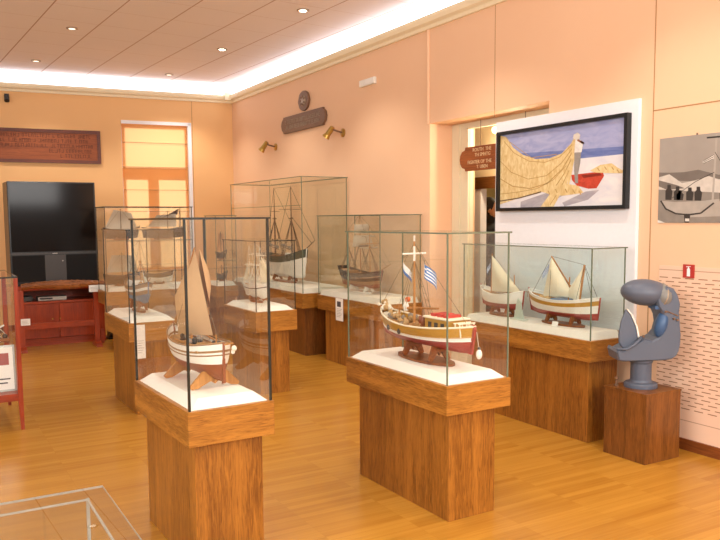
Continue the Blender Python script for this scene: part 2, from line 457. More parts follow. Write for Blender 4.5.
# ------------------------------------------------------------------ display cases
CASES = 'glass topped ship model display cases'
def case(x0, y0, w, l, zt, zb, ztop, label, ov=.057, ovs=None, rz=0.0, edge='edge_dark', gl='glass', bev=.05, ph=.04, ew=.0035, mw=('oak_v', 'oak_h'), base_z=0.0, inset=.012):
    r = empty('display_case', (x0, y0, 0), rz, label, 'display case', CASES)
    a = ovs or (ov, w-ov, ov, l-ov)
    MB().box((a[0], a[2], 0), (a[1], a[3], zb), mw[0]).build('pedestal', r, bevel=.002)
    MB().box((0, 0, zb), (w, l, zt), mw[1]).build('cabinet_top', r, bevel=.002)
    MB().frustum((.022, .022), (w-.022, l-.022), zt, zt+ph, bev, 'white_cloth').build('plinth_board', r)
    i = inset; z0 = zt+.001; z1 = ztop-.008
    def pane(p, q, strips):
        mb = MB().add([(p[0], p[1], z0), (q[0], q[1], z0), (q[0], q[1], z1), (p[0], p[1], z1)], [(0, 1, 2, 3)], gl)
        for s in strips: mb.box((s[0]-ew, s[1]-ew, z0), (s[0]+ew, s[1]+ew, z1), edge)
        mb.build('glass_pane', r)
    A, B, C, D = (i, i), (w-i, i), (w-i, l-i), (i, l-i)
    pane(A, B, (A, B)); pane(D, C, (C, D)); pane(A, D, ()); pane(B, C, ())
    mb = MB()
    z0, z1 = ztop-.008, ztop
    mb.add([(0,0,z1),(w,0,z1),(w,l,z1),(0,l,z1)], [(0,1,2,3)], gl)
    vs = [(0,0,z0),(w,0,z0),(w,l,z0),(0,l,z0),(0,0,z1),(w,0,z1),(w,l,z1),(0,l,z1)]
    mb.add(vs, [(0,1,5,4),(1,2,6,5),(2,3,7,6),(3,0,4,7)], edge)
    mb.build('glass_lid', r)
    return r

ZT, ZB = .727, .575
case(.970, 3.129, .406, .808, .736, .58, 1.565, 'tall glass case on oak pedestal at front left holding the tan sailed boat', ew=.005, rz=.033, ovs=(.042, .366, .05, .758))
case(2.239, 2.997, .419, .994, .724, .573, 1.484, 'glass case on oak pedestal at front centre holding the ochre and red boat with flags', edge='edge_green', rz=.0135)
case(1.425, 6.06, .40, .88, .75, .60, 1.488, 'glass case on oak pedestal with paper notice, behind the front left case')
case(2.545, 6.18, .40, .80, .75, .57, 1.375, 'small glass case on oak pedestal holding the little white rigged ship')
e = case(3.765, 7.75, .60, 2.22, .72, .55, 2.04, 'tallest glass case, against the right wall, holding the two masted schooner', ovs=(.05, .59, .04, 2.16), edge='edge_green', gl='glass_green', ph=.055, bev=.02, mw=('oak_dark', 'oak_h'))
MB().box((.010, .010, 1.715), (.014, 2.20, 1.72), 'edge_green').build('glass_joint', e)
case(3.875, 6.265, .495, 1.33, .72, .56, 1.60, 'glass case by right wall, notice on its side, holding the brown square rigged ship', ovs=(.03, .485, .06, 1.2), edge='edge_green', gl='glass_green', ph=.055, bev=.02)
case(3.90, 3.615, .345, 1.40, .72, .575, 1.349, 'long glass case under the painting holding two small sailing boats', ovs=(.05, .335, .06, 1.33), edge='edge_green', gl='glass_blue', ph=.05, bev=.02)
hc = case(1.935, 9.25, 1.07, .50, .72, .56, 1.728, 'wide glass case with shelf in front of the orange blind', ovs=(.15, 1.02, .04, .46), ph=.05, bev=.02, edge='edge_dark')
MB().box((.016, .016, 1.32), (1.054, .484, 1.326), 'glass').box((.016, .0145, 1.319), (1.054, .0165, 1.327), 'edge_green').build('glass_shelf', hc)
case(3.375, 9.50, .30, .42, .70, .55, 1.62, 'narrow glass case at back beside the tall corner case', ovs=(.03, .27, .03, .39), ph=.05, bev=.03, edge='edge_green')

# notices hung on cases
def notice(loc, w, h, nrm, label, dark=True):
    """paper sheet standing just off a case side; nrm 'x' faces -X, 'y' faces -Y"""
    r = empty('hanging_notice', loc, 0, label, 'notice')
    def P(a, b, d): return (a, -d, b) if nrm == 'y' else (-d, -a, b)
    MB().prism([(-w/2, -h/2), (w/2, -h/2), (w/2, h/2), (-w/2, h/2)], 0, .002, 'paper', P).build('sheet', r)
    mb = MB()
    if dark: mb.prism([(-w*.3, h*.12), (w*.22, h*.12), (w*.22, h*.36), (-w*.3, h*.36)], .0025, .003, 'ink', P)
    for k in range(6):
        z = h*.02 - k*h*.07
        mb.prism([(-w*.36, z), (w*(.36-.1*(k % 3)), z), (w*(.36-.1*(k % 3)), z+.004), (-w*.36, z+.004)], .0025, .003, 'silver', P)
    mb.build('print', r)
notice((3.872, 7.08, .60), .16, .24, 'x', 'white printed notice hung on the oak case with the square rigged ship')
notice((1.507, 6.056, .60), .085, .27, 'y', 'narrow white notice on the pedestal behind the front left case', False)

# ------------------------------------------------------------------ model ships
def hull_mb(L, B, D, rise=(.03, .03), p=2.2, bands=((0, 'hull_red'),), bow_rake=.04, stern_rake=.02, transom=0.0, keel=.012, full=.75, kb=.0, n=26, m=12, sect=2.0):
    mb = MB()
    def P(t, s, side):
        hb = max(1-abs(t)**p, 0)**full
        if t < 0 and transom: hb = max(hb, transom*(.25+.75*s))
        rz = rise[0]*max(t, 0)**2 + rise[1]*max(-t, 0)**2
        zk = kb*max(t-.5, 0)**2*4 + kb*.6*max(-t-.6, 0)**2*4
        z = zk + (D+rz-zk)*s
        y = B/2*hb*(1-(1-s)**sect)**.6 if s < 1 else B/2*hb
        x = t*L/2 + (bow_rake*s*max(t, 0)**2 - stern_rake*s*max(-t, 0)**2)
        return Vector((x, side*y, z))
    S = [i/m for i in range(m+1)]
    for side in (-1, 1):
        for j in range(m):
            mt = [b for b in bands if b[0] <= (S[j]+S[j+1])/2][-1][1]
            vs = []; fs = []
            for i in range(n+1):
                t = -1+2*i/n
                vs += [P(t, S[j], side), P(t, S[j+1], side)]
            fs = [(2*i, 2*i+2, 2*i+3, 2*i+1) for i in range(n)]
            mb.add(vs, fs, mt)
    if transom:
        vs = [P(-1, s, -1) for s in S]+[P(-1, s, 1) for s in reversed(S)]
        mb.add(vs, [tuple(range(len(vs)))], bands[-1][1])
    # keel, stem and stern posts
    pts = [P(-1, 1, 1)*1, P(-1, .5, 1), P(-1, 0, 1)] + [P(-1+2*i/8, 0, 1) for i in range(1, 8)] + [P(1, 0, 1), P(1, .5, 1), P(1, 1, 1)+Vector((.004, 0, .012))]
    pts = [Vector((q.x, 0, q.z)) for q in pts]
    mb.path(pts, keel*.5, bands[0][1], n=6)
    return mb, P

def flag_mb(w, h, P, greek=True):
    """P(a,b)->xyz ; a along the fly 0..1, b down the hoist 0..1"""
    mb = MB()
    def mf(i, j):
        if greek:
            if i < 10 and j < 5: return 'flag_white' if (j == 2 or i in (4, 5)) else 'flag_blue'
            return 'flag_blue' if j % 2 == 0 else 'flag_white'
        return 'flag_white' if j < 6 else 'flag_blue'
    mb.grid(P, 27, 9, 'flag_white', mf); return mb

def ship(name, loc, rz, label, cat='model ship', group='ship models in the glass cases'):
    return empty(name, loc, rz, label, cat, group)

def rail_and_deck(r, P, wood_mat='deck', rail_mat='hull_ochre', s=.82, rr=.005, n=24, t0=-.96, t1=.96):
    mb = MB(); 
    vs = []
    ts = [t0+(t1-t0)*i/n for i in range(n+1)]
    for t in ts: vs += [P(t, s, -1)*1, P(t, s, 1)]
    mb.add(vs, [(2*i, 2*i+1, 2*i+3, 2*i+2) for i in range(n)], wood_mat); mb.build('deck', r)
    mb = MB()
    ts = [-1+2*i/n for i in range(n+1)]
    for sd in (-1, 1): mb.path([P(t, 1, sd) for t in ts], rr, rail_mat, n=5)
    mb.build('rail', r, smooth=True)

def cradle(r, L, B, z0, h, mat='cradle', xs=(-.22, .2), board=True, bl=.62, bwid=.5):
    mb = MB()
    if not board:
        mb = None
    if board:
        N = 20; poly = [(math.cos(2*PI*i/N)*L*bl/2, math.sin(2*PI*i/N)*B*bwid/2) for i in range(N)]
        mb.prism(poly, z0, z0+.014, mat, lambda a, b, d: (a, b, d))
    for x in xs:
        x *= L
        prof = [(-B*.42, 0), (-B*.30, .004), (-B*.10, h*.5), (-B*.06, h*.5), (0, h*.3), (B*.06, h*.5), (B*.10, h*.5), (B*.30, .004), (B*.42, 0), (B*.46, .012), (B*.22, h+.02), (B*.16, h+.02), (0, h*.62), (-B*.16, h+.02), (-B*.22, h+.02), (-B*.46, .012)]
        if board: prof = [(a*.55, b) for a, b in prof]
        if not board: mb = MB()
        mb.prism([(a, z0+(.013 if board else 0)+b) for a, b in prof], x-.009, x+.009, mat, lambda a, b, d: (d, a, b))
        if not board: mb.build('stand', r)
    if board: mb.build('stand', r)

def sail(r, fn, mat, nu=8, nv=10): MB().grid(fn, nu, nv, mat).build('sail', r, smooth=True)
def tri(a, b, c, belly=(0, 0, 0)):
    a, b, c, be = Vector(a), Vector(b), Vector(c), Vector(belly)
    def f(u, v):
        p = a*(1-v) + (b*(1-u)+c*u)*v
        k = math.sin(PI*u)*math.sin(PI*min(v, .999)*.9)
        return p + be*k
    return f
def quad(a, b, c, d, belly=(0, 0, 0)):
    a, b, c, d, be = map(Vector, (a, b, c, d, belly))
    def f(u, v):
        p = (a*(1-u)+b*u)*(1-v) + (d*(1-u)+c*u)*v
        return p + be*math.sin(PI*u)*math.sin(PI*v)
    return f
def lines(r, segs, rad=.0014, mat='rope'):
    mb = MB()
    for a, b in segs: mb.tube(a, b, rad, mat, n=4, caps=False)
    mb.build('rigging', r)

# --- 1: ochre and red fishing boat, front centre case (bow away from the camera)
def boat_ochre():
    z = .724+.04+.002
    r = ship('model_boat', (2.445, 3.472, z), PI/2+.0135, 'ochre, white and red fishing boat model with two blue and white flags')
    cradle(r, .80, .30, 0, .105, xs=(-.17, .16), bl=.66, bwid=.62)
    hz = .062
    mb, P0 = hull_mb(.86, .29, .122, (.055, .035), 2.4, ((0, 'hull_red'), (.44, 'hull_white'), (.60, 'hull_ochre')), .05, .03, keel=.014, full=.8, kb=.025, m=16)
    hh = .095
    P = lambda t, s, sd: P0(t, s, sd)+Vector((0, 0, hh))
    o = mb.build('hull', r, smooth=True); o.location = (0, 0, hh)
    rail_and_deck(r, P, 'deck', 'sail_cream', .80, .006)
    dz = hz+.125
    MB().tube((.115, 0, dz), (.115, 0, .735), .009, 'mast', .005, 10).build('mast', r)
    MB().tube((.115, -.085, .635), (.115, .085, .635), .006, 'hull_white').tube((.115, 0, .59), (.115, 0, .68), .007, 'hull_white').tube((.115, 0, .71), (.115, 0, .745), .006, 'hull_white').build('yard', r)
    MB().tube((.46, 0, hz+.19), (.505, 0, hz+.222), .009, 'mast', .005, 8).tube((.40, 0, hz+.16), (.46, 0, hz+.19), .01, 'mast').build('bowsprit', r)
    MB().tube((.28, 0, dz+.10), (-.13, 0, dz+.135), .008, 'mast', .006).build('boom', r)
    for x in (.28,): MB().tube((x, 0, dz), (x, 0, dz+.12), .006, 'mast').build('post', r)
    # deckhouse
    h = MB().box((-.31, -.07, dz-.01), (-.09, .07, dz+.085), 'hull_ochre').box((-.325, -.08, dz+.085), (-.08, .08, dz+.095), 'sail_cream').build('deckhouse', r, bevel=.003)
    for x in (-.26, -.20, -.14):
        mb = MB()
        for sd in (-1, 1): mb.box((x-.016, sd*.071-.001, dz+.03), (x+.016, sd*.071+.001, dz+.065), 'dark_grey')
        mb.box((x-.018, -.05, dz+.095), (x+.018, .05, dz+.112), 'red'); mb.build('hatch', h)
    MB().box((-.03, -.06, dz-.005), (.06, .06, dz+.035), 'deck').build('cargo_hatch', r, bevel=.003)
    for x, y, s in ((.19, .035, .03), (.22, -.04, .034), (.30, .0, .03), (.345, .02, .026), (.14, -.05, .028)):
        mb = MB()
        for k in range(7):
            mb.ball((x+random.uniform(-.02, .02), y+random.uniform(-.02, .02), dz+.008+random.uniform(0, .05)), s*random.uniform(.4, .7), 'grey_net' if k % 2 else 'tan_net', 7, 5)
        mb.build('net_heap', r)
    for x, y in ((.005, .03), (.02, -.03), (-.045, .05), (-.05, -.05)):
        MB().lathe([(.011, 0), (.015, .02), (.015, .03), (.011, .05)], 'hull_brown', (x, y, dz+.03), 10).build('barrel', r)
    for x, y in ((.38, .03), (.36, -.035), (.41, 0)):
        mb = MB()
        for k in range(3): mb.path([(x+.022*math.cos(a*PI/5), y+.022*math.sin(a*PI/5), dz+.04+.009*k) for a in range(10)], .005, 'rope_pale', 5, True)
        mb.build('rope_coil', r)
    for x in (-.36, -.40): 
        mb = MB()
        for y in (-.05, 0, .05): mb.tube((x, y, dz), (x+.01, y, dz+.075), .004, 'sail_cream')
        mb.tube((x+.01, -.06, dz+.075), (x+.01, .06, dz+.075), .004, 'sail_cream'); mb.build('stern_rail', r)
    # rub rails, scuttles
    mb = MB()
    for s_ in (.44, .60):
        for sd in (-1, 1): mb.path([P(-1+2*i/20, s_, sd)*1.0+Vector((0, sd*.002, 0)) for i in range(21)], .0035, 'hull_ochre' if s_ > .5 else 'hull_white', 5)
    mb.build('rubbing_strake', r)
    for t in (.52, .2):
        for sd in (-1, 1):
            q = P(t, .62, sd); MB().ball(q+Vector((0, sd*.004, 0)), (.014, .01, .018), 'dark_grey', 8, 6).build('fender', r)
    MB().prism([(-.44, .0), (-.415, .0), (-.41, .150), (-.455, .168), (-.468, .14)], -.007, .007, 'hull_red', lambda a, b, d: (a, d, b+hh)).build('rudder', r)
    MB().ball((-.462, -.03, hz+.035), (.018, .018, .028), 'ceramic_white', 10, 8).tube((-.462, -.03, hz+.06), (-.462, -.012, hz+.16), .0016, 'rope_pale').ball((-.462, -.03, hz+.068), .009, 'dark_grey', 8, 6).build('buoy', r)
    MB().lathe([(.016, 0), (.016, .02)], 'orange', (.20, 0, dz+.16), 12, Matrix.Rotation(PI/2, 3, 'X')).tube((.20, 0, dz+.10), (.20, 0, dz+.16), .002, 'rope_pale').build('life_ring', r)
    MB().lathe([(.014, 0), (.02, .03), (.012, .05)], 'ceramic_white', (.205, 0, dz+.09), 10).build('lantern', r)
    # two flags on halyards
    def f1(a, b):
        w = Vector((-.115*a, .018*math.sin(a*6), 0)); return Vector((.01, 0, .585)) + w + Vector((.0, 0, -.085*b - .075*a*a - .02*a))
    flag_mb(.1, .09, f1).build('flag', r)
    def f2(a, b): return Vector((.235-.075*a, .012*math.sin(a*5), .60-.062*b-.085*a))
    flag_mb(.1, .09, f2, False).build('flag', r)
    segs = [((.115, 0, .70), (.50, 0, hz+.21)), ((.115, 0, .70), (-.40, 0, hz+.19)), ((.235, 0, .61), (.235, 0, dz)), ((.01, 0, .60), (-.05, 0, dz+.1)), ((.115, 0, .70), (.01, 0, .59)), ((.115, 0, .66), (.24, 0, .60))]
    for dx in (-.05, 0, .05):
        for sd in (-1, 1): segs.append(((.115, 0, .60), (.115+dx, sd*.12, hz+.16)))
    for k in range(9):
        u = k/9; segs.append(((.115-.05*(1-u), -.12*(1-u), hz+.16+(.60-hz-.16)*u), (.115, -.12*(1-u), hz+.16+(.60-hz-.16)*u)))
    lines(r, segs, .0013, 'rope')
    mb = MB()
    for k in range(16): mb.ball((.40+.022*(k % 5), random.uniform(-.035, .035), hz+.19+.008*(k % 5)+random.uniform(0, .03)), random.uniform(.010, .018), 'rope_pale' if k % 2 else 'tan_net', 7, 5)
    mb.build('net_heap', r)
    r.scale = (.93, .93, .93)
boat_ochre()

# --- 2: white boat with tan sails, front left case (stern towards the camera)
def boat_tan():
    z = .736+.04+.002
    r = ship('model_boat', (1.165, 3.56, z), PI/2+.07, 'white hulled fishing boat model with tall tan lug sails')
    cradle(r, .62, .30, 0, .06, 'mast', xs=(-.33, .26), board=False)
    hz = .045
    mb, P0 = hull_mb(.64, .24, .155, (.05, .03), 2.6, ((0, 'hull_brown'), (.42, 'hull_white'), (.78, 'hull_tan'), (.84, 'hull_white')), .04, .012, keel=.013, full=.72, kb=.01, m=16)
    P = lambda t, s, sd: P0(t, s, sd)+Vector((0, 0, hz))
    o = mb.build('hull', r, smooth=True); o.location = (0, 0, hz)
    rail_and_deck(r, P, 'deck', 'hull_tan', .74, .005)
    dz = hz+.115
    MB().tube((.10, 0, dz), (.04, 0, .60), .007, 'mast', .004, 8).build('mast', r)
    MB().tube((.30, .015, dz+.10), (-.02, .015, .665), .005, 'mast', .004, 8).build('yard', r)
    sail(r, quad((.30, .012, .40), (-.02, .012, .655), (-.20, .0, dz+.09), (.29, .0, dz+.04), (0, .05, 0)), 'sail_tan')
    sail(r, tri((-.02, -.012, .66), (-.13, -.02, dz+.22), (.08, -.03, dz+.19), (0, -.05, 0)), 'sail_tan')
    MB().tube((-.24, 0, dz), (-.24, 0, dz+.10), .004, 'mast').build('mizzen_mast', r)
    for x in (-.2, -.08, .05, .18): MB().box((x-.012, -.095, dz+.012), (x+.012, .095, dz+.022), 'deck').build('thwart', r)
    MB().box((-.16, .02, dz+.0), (-.04, .075, dz+.03), 'red').build('gear_box', r, bevel=.003)
    for x, y in ((-.14, -.04), (.0, .04), (.1, -.04), (.2, .0), (-.24, .03)):
        mb = MB()
        for k in range(6): mb.ball((x+random.uniform(-.02, .02), y+random.uniform(-.02, .02), dz+.02+random.uniform(0, .025)), random.uniform(.010, .019), 'dark_grey' if k % 2 else 'grey_net', 7, 5)
        mb.build('gear_heap', r)
    mb = MB()
    for sd in (-1, 1): mb.path([P(-1+2*i/20, .68, sd)+Vector((0, sd*.002, 0)) for i in range(21)], .0035, 'hull_tan', 5)
    mb.build('rubbing_strake', r)
    MB().prism([(-.335, -.005), (-.31, -.012), (-.318, .10), (-.335, .11)], -.006, .006, 'hull_brown', lambda a, b, d: (a, d, b+hz)).build('rudder', r)
    MB().tube((-.33, 0, dz+.06), (-.40, -.02, dz+.075), .004, 'mast').ball((-.40, -.025, dz+.05), .014, 'rope_pale', 8, 6).ball((-.375, -.03, dz+.03), .011, 'ceramic_white', 8, 6).build('boomkin', r)
    for sd in (-1, 1):
        mb = MB(); mb.tube((-.22, sd*.06, dz+.03), (.15, sd*.10, dz+.05), .004, 'mast'); mb.build('oar', r)
    r.scale = (.9, .9, .97)
    lines(r, [((.04, 0, .6), (.33, 0, hz+.19)), ((.04, 0, .6), (-.30, 0, hz+.16)), ((.04, 0, .58), (.1, .11, hz+.14)), ((.04, 0, .58), (.1, -.11, hz+.14)), ((-.24, 0, dz+.10), (-.395, -.02, dz+.07))], .0013)
boat_tan()

# --- square / schooner rigged models
def rigged(loc, rz, label, L, B, D, hz, bands, masts, mat_m, yards, rope, z_plinth_stand, bowsprit=.2, bow=(.05, .03), extra=None, rr=.004, line_r=.0014, stand='cradle', transom=.5, railm='hull_dark', deckmat='deck'):
    r = ship('model_ship', loc, rz, label)
    cradle(r, L*.9, B*1.0, 0, hz+.01, stand, xs=(-.22, .22), bl=.6, bwid=.5)
    mb, P0 = hull_mb(L, B, D, bow, 2.6, bands, L*.05, L*.03, transom=transom, keel=.012, full=.7, kb=.02, m=14)
    P = lambda t, s, sd: P0(t, s, sd)+Vector((0, 0, hz))
    o = mb.build('hull', r, smooth=True); o.location = (0, 0, hz)
    rail_and_deck(r, P, deckmat, railm, .86, rr)
    dz = hz+D*.86
    segs = []
    tops = []
    for x, h, rad in masts:
        x *= L
        MB().tube((x, 0, dz), (x-.01*L, 0, dz+h*.58), rad, mat_m, rad*.85, 8).tube((x-.01*L, 0, dz+h*.54), (x-.016*L, 0, dz+h), rad*.7, mat_m, rad*.35, 8).lathe([(rad*1.6, 0), (rad*2.6, .008), (rad*2.6, .012)], mat_m, (x-.01*L, 0, dz+h*.56), 10).build('mast', r)
        tops.append((x-.016*L, 0, dz+h)); mid = (x-.01*L, 0, dz+h*.56)
        for dx in (-.06, -.03, 0, .03):
            for sd in (-1, 1):
                segs.append((mid, (x+dx*L, sd*B*.46, hz+D*.95)))
        for k in range(1, 9):
            u = k/10
            for sd in (-1, 1):
                y = sd*B*.46*(1-u); zz = hz+D*.95+(dz+h*.56-hz-D*.95)*u
                segs.append(((x-.06*L*(1-u)-.01*L*u, y, zz), (x+.03*L*(1-u)-.01*L*u, y, zz)))
    for x, zf, half in yards:
        x *= L
        MB().tube((x+.012, -half, dz+zf), (x+.012, 0, dz+zf+.004), .0025, mat_m, .004).tube((x+.012, 0, dz+zf+.004), (x+.012, half, dz+zf), .004, mat_m, .0025).build('yard', r)
    bt = (L*.5+bowsprit, 0, hz+D+bow[0]+bowsprit*.38)
    MB().tube((L*.40, 0, hz+D*.9+bow[0]*.6), bt, .007, mat_m, .003, 8).build('bowsprit', r)
    segs += [(tops[-1], bt), ((tops[-1][0], 0, dz+(tops[-1][2]-dz)*.6), (bt[0]-bowsprit*.3, 0, bt[2]-bowsprit*.12)), (tops[0], (-L*.5, 0, hz+D+.02))]
    for a, b in zip(tops, tops[1:]): segs += [(a, b), (b, (a[0], 0, dz+.05)), (a, (b[0], 0, dz+(b[2]-dz)*.5))]
    lines(r, segs, line_r, rope)
    if extra: extra(r, P, dz)
    return r

def extra_schooner(r, P, dz):
    MB().box((-.30, -.06, dz), (-.12, .06, dz+.05), 'hull_tan').build('deckhouse', r, bevel=.003)
    MB().box((.02, -.05, dz), (.14, .05, dz+.035), 'hull_tan').build('deckhouse', r, bevel=.003)
    for x0, x1 in ((-.18, -.52), (.22, -.10)):
        MB().tube((x0, 0, dz+.12), (x1, 0, dz+.16), .007, 'mast_dark', .004).build('boom', r)
        mb = MB(); mb.path([(x0+(x1-x0)*i/8, .004*math.sin(i*2), dz+.145+.005*i) for i in range(9)], [.012+.006*math.sin(i*1.3) for i in range(9)], 'grey_net', 7); mb.build('furled_sail', r)
    for x in (.3, -.4, .42): MB().lathe([(.012, 0), (.016, .02), (.012, .04)], 'hull_brown', (x, .03, dz), 8).build('barrel', r)
    MB().ball((.0, .05, dz+.06), (.09, .025, .02), 'hull_white', 10, 6).build('tender', r)
rigged((4.04, 8.82, .72+.055+.002), -PI/2, 'dark topped white schooner model with two tall bare masts', 1.15, .28, .25, .07,
       ((0, 'hull_white'), (.74, 'hull_green')), ((-.24, .90, .012), (.20, .90, .012)), 'mast_dark', ((-.255, .60, .07), (.165, .62, .16)), 'rope_dark', 0, .28, (.11, .03), extra_schooner, line_r=.0026)

def extra_brig(r, P, dz):
    for x0, z0, h in ((-.21*.8, .22, .012), (.20*.8, .22, .012)): pass
    MB().box((-.24, -.05, dz), (-.13, .05, dz+.04), 'hull_tan').build('deckhouse', r, bevel=.003)
    MB().box((-.33, -.07, dz+.005), (-.26, .07, dz+.03), 'hull_dark').build('quarterdeck', r, bevel=.003)
    mb = MB()
    for k in range(5):
        for sd in (-1, 1):
            q = P(-.5+.22*k, .7, sd); mb.box((q.x-.012, q.y-.004, q.z-.009), (q.x+.012, q.y+.004, q.z+.009), 'black')
    mb.build('gun_ports', r)
    # furled and set sails
    for x, zf, half in ((.195, .30, .11), (.195, .42, .08)):
        mb = MB(); mb.path([(x*.8+.01, -half+half*2*i/8, dz+zf-.008+.004*math.sin(i*1.7)) for i in range(9)], [.007+.004*math.sin(i*PI/8) for i in range(9)], 'sail_grey', 6); mb.build('furled_sail', r)
    sail(r, quad((.03, -.10, dz+.42), (.03, .10, dz+.42), (.05, .13, dz+.30), (.05, -.13, dz+.30), (.03, 0, 0)), 'sail_grey')
    sail(r, quad((.02, -.085, dz+.535), (.02, .085, dz+.535), (.03, .10, dz+.44), (.03, -.10, dz+.44), (.025, 0, 0)), 'sail_grey')
    MB().prism([(-.02, 0), (.02, 0), (.02, .012), (-.02, .012)], -.05, .05, 'mast_dark', lambda a, b, d: (a+.05, d, b+dz+.30)).build('top_platform', r)
rigged((4.11, 7.03, .72+.055+.002), -PI/2, 'dark brown square rigged ship model with white stand feet', .78, .24, .15, .06,
       ((0, 'hull_brown'), (.25, 'hull_tan'), (.45, 'hull_dark'), (.62, 'hull_tan'), (.72, 'hull_dark')), ((-.32, .48, .006), (-.0, .63, .007), (.25, .52, .006)), 'mast', ((-.01, .36, .14), (-.01, .49, .10), (.24, .33, .12)), 'rope', 0, .20, (.04, .06), extra_brig, line_r=.0014, stand='hull_white')

def extra_white(r, P, dz):
    sail(r, tri((.09, .0, dz+.27), (.30, 0, dz+.055), (.13, 0, dz+.05), (0, .03, 0)), 'sail_cream')
    sail(r, tri((.13, .0, dz+.29), (.345, 0, dz+.075), (.20, 0, dz+.05), (0, .03, 0)), 'sail_cream')
    sail(r, tri((-.21, .0, dz+.22), (-.20, 0, dz+.05), (-.31, 0, dz+.05), (0, .03, 0)), 'sail_cream')
    MB().box((-.08, -.03, dz), (.04, .03, dz+.025), 'hull_white').build('deckhouse', r, bevel=.002)
    for x in (-.15, .12): MB().ball((x, .0, dz+.02), (.04, .014, .012), 'hull_white', 8, 6).build('tender', r)
rigged((2.745, 6.64, .75+.04+.002), -PI/2, 'small white three masted ship model with pale rigging', .50, .15, .115, .045,
       ((0, 'hull_white'), (.72, 'hull_dark'), (.82, 'hull_white')), ((-.30, .38, .0045), (-.03, .40, .0045), (.22, .37, .0045)), 'rope_pale', ((-.04, .20, .09), (-.04, .30, .07), (.21, .20, .08), (.21, .29, .06), (-.31, .2, .06)), 'rope_pale', 0, .12, (.03, .02), extra_white, line_r=.0016, railm='hull_white')

def extra_c(r, P, dz):
    MB().box((-.2, -.045, dz), (.0, .045, dz+.06), 'hull_white').build('deckhouse', r, bevel=.003)
    MB().box((-.15, -.035, dz+.06), (-.06, .035, dz+.10), 'hull_tan').build('wheelhouse', r, bevel=.003)
    for x in (.1, .17, .24):
        mb = MB()
        for k in range(6): mb.ball((x+random.uniform(-.02, .02), random.uniform(-.03, .03), dz+.015+random.uniform(0, .03)), random.uniform(.01, .018), 'grey_net' if k % 2 else 'tan_net', 7, 5)
        mb.build('gear_heap', r)
rigged((1.625, 6.53, .75+.04+.002), -PI/2, 'blue bottomed motor sailer model with thin masts in the case behind', .62, .17, .13, .085,
       ((0, 'hull_blue'), (.40, 'hull_tan'), (.62, 'hull_white'), (.8, 'hull_tan')), ((-.22, .34, .005), (.18, .40, .005)), 'mast', (), 'rope', 0, .10, (.05, .03), extra_c, line_r=.0014)

# --- little lateen boats in the long case under the painting
def small_boat(loc, rz, label, L, B, D, hz, bands, kind):
    r = ship('model_boat', loc, rz, label)
    cradle(r, L*.9, B, 0, hz+.005, 'cradle', xs=(-.2, .2), bl=.7, bwid=.6)
    mb, P0 = hull_mb(L, B, D, (.05, .04), 2.4, bands, .03, .02, keel=.012, full=.75, kb=.02, m=14)
    P = lambda t, s, sd: P0(t, s, sd)+Vector((0, 0, hz))
    o = mb.build('hull', r, smooth=True); o.location = (0, 0, hz)
    rail_and_deck(r, P, 'hull_blue' if kind == 2 else 'deck', 'hull_white', .80, .005)
    dz = hz+D*.8
    if kind == 2:     # two masted, stern right
        MB().tube((-.15, 0, dz), (-.20, 0, dz+.285), .011, 'mast', .008, 8).build('mast', r)
        MB().tube((-.15, .0, dz+.03), (.125, .0, dz+.335), .008, 'mast', .005, 8).build('yard', r)
        MB().tube((.10, .0, dz+.015), (.365, .0, dz+.05), .007, 'mast', .004, 8).build('bowsprit', r)
        MB().tube((-.05, 0.0, dz), (-.06, 0, dz+.19), .006, 'mast', .004, 8).build('foremast', r)
        sail(r, tri((.118, .008, dz+.325), (.20, .01, dz+.03), (-.12, .01, dz+.055), (0, .03, 0)), 'sail_cream')
        sail(r, tri((-.192, .008, dz+.265), (-.02, .01, dz+.05), (-.16, .01, dz+.03), (0, .02, 0)), 'sail_cream')
        def f(a, b): return Vector((.150+.055*a, -.012*math.sin(a*5), dz+.30-.045*b-.10*a))
        flag_mb(.1, .08, f).build('flag', r)
        lines(r, [((.125, 0, dz+.335), (-.20, 0, dz+.285)), ((.125, 0, dz+.335), (.33, 0, dz+.04)), ((.125, 0, dz+.335), (.05, .09, dz+.04)), ((-.20, 0, dz+.285), (-.33, 0, dz+.05)), ((-.20, 0, dz+.28), (-.2, .08, dz+.04)), ((-.20, 0, dz+.28), (-.2, -.08, dz+.04))], .0014, 'rope_dark')
        for t in (.42, .0):
            q = P(t, .60, 1 if False else -1); MB().ball(q+Vector((0, -.004, 0)), (.014, .008, .016), 'dark_grey', 8, 6).build('fender', r)
        MB().box((-.05, -.05, dz), (.08, .05, dz+.03), 'hull_blue').build('hatch', r, bevel=.003)
        for x in (.14, .2): MB().ball((x, .02, dz+.02), (.03, .025, .02), 'tan_net', 8, 6).build('net_heap', r)
    else:
        MB().tube((.14, 0, dz), (.13, 0, dz+.34), .005, 'mast', .003, 8).build('mast', r)
        sail(r, tri((.135, .0, dz+.33), (.13, .0, dz+.03), (-.22, .0, dz+.05), (0, .03, 0)), 'sail_cream')
        MB().tube((.14, 0, dz+.03), (-.225, 0, dz+.045), .004, 'mast').build('boom', r)
        MB().tube((-.14, 0, dz), (-.14, 0, dz+.18), .004, 'mast').build('mizzen_mast', r)
        def f(a, b): return Vector((.155+.03*a, -.01*math.sin(a*5), dz+.30-.05*b-.09*a))
        flag_mb(.1, .08, f).build('flag', r)
        lines(r, [((.13, 0, dz+.34), (.24, 0, dz+.05)), ((.13, 0, dz+.34), (-.225, 0, dz+.05))], .0014, 'rope_dark')
        mb = MB()
        for k in range(9):
            x = -.22+.05*k; mb.tube((x, -.07, dz+.01), (x, -.07, dz+.05), .0025, 'hull_tan', n=4)
        mb.tube((-.22, -.07, dz+.05), (.18, -.07, dz+.05), .0025, 'hull_tan'); mb.build('hand_rail', r)
    return r, P, dz
zj = .72+.05+.002
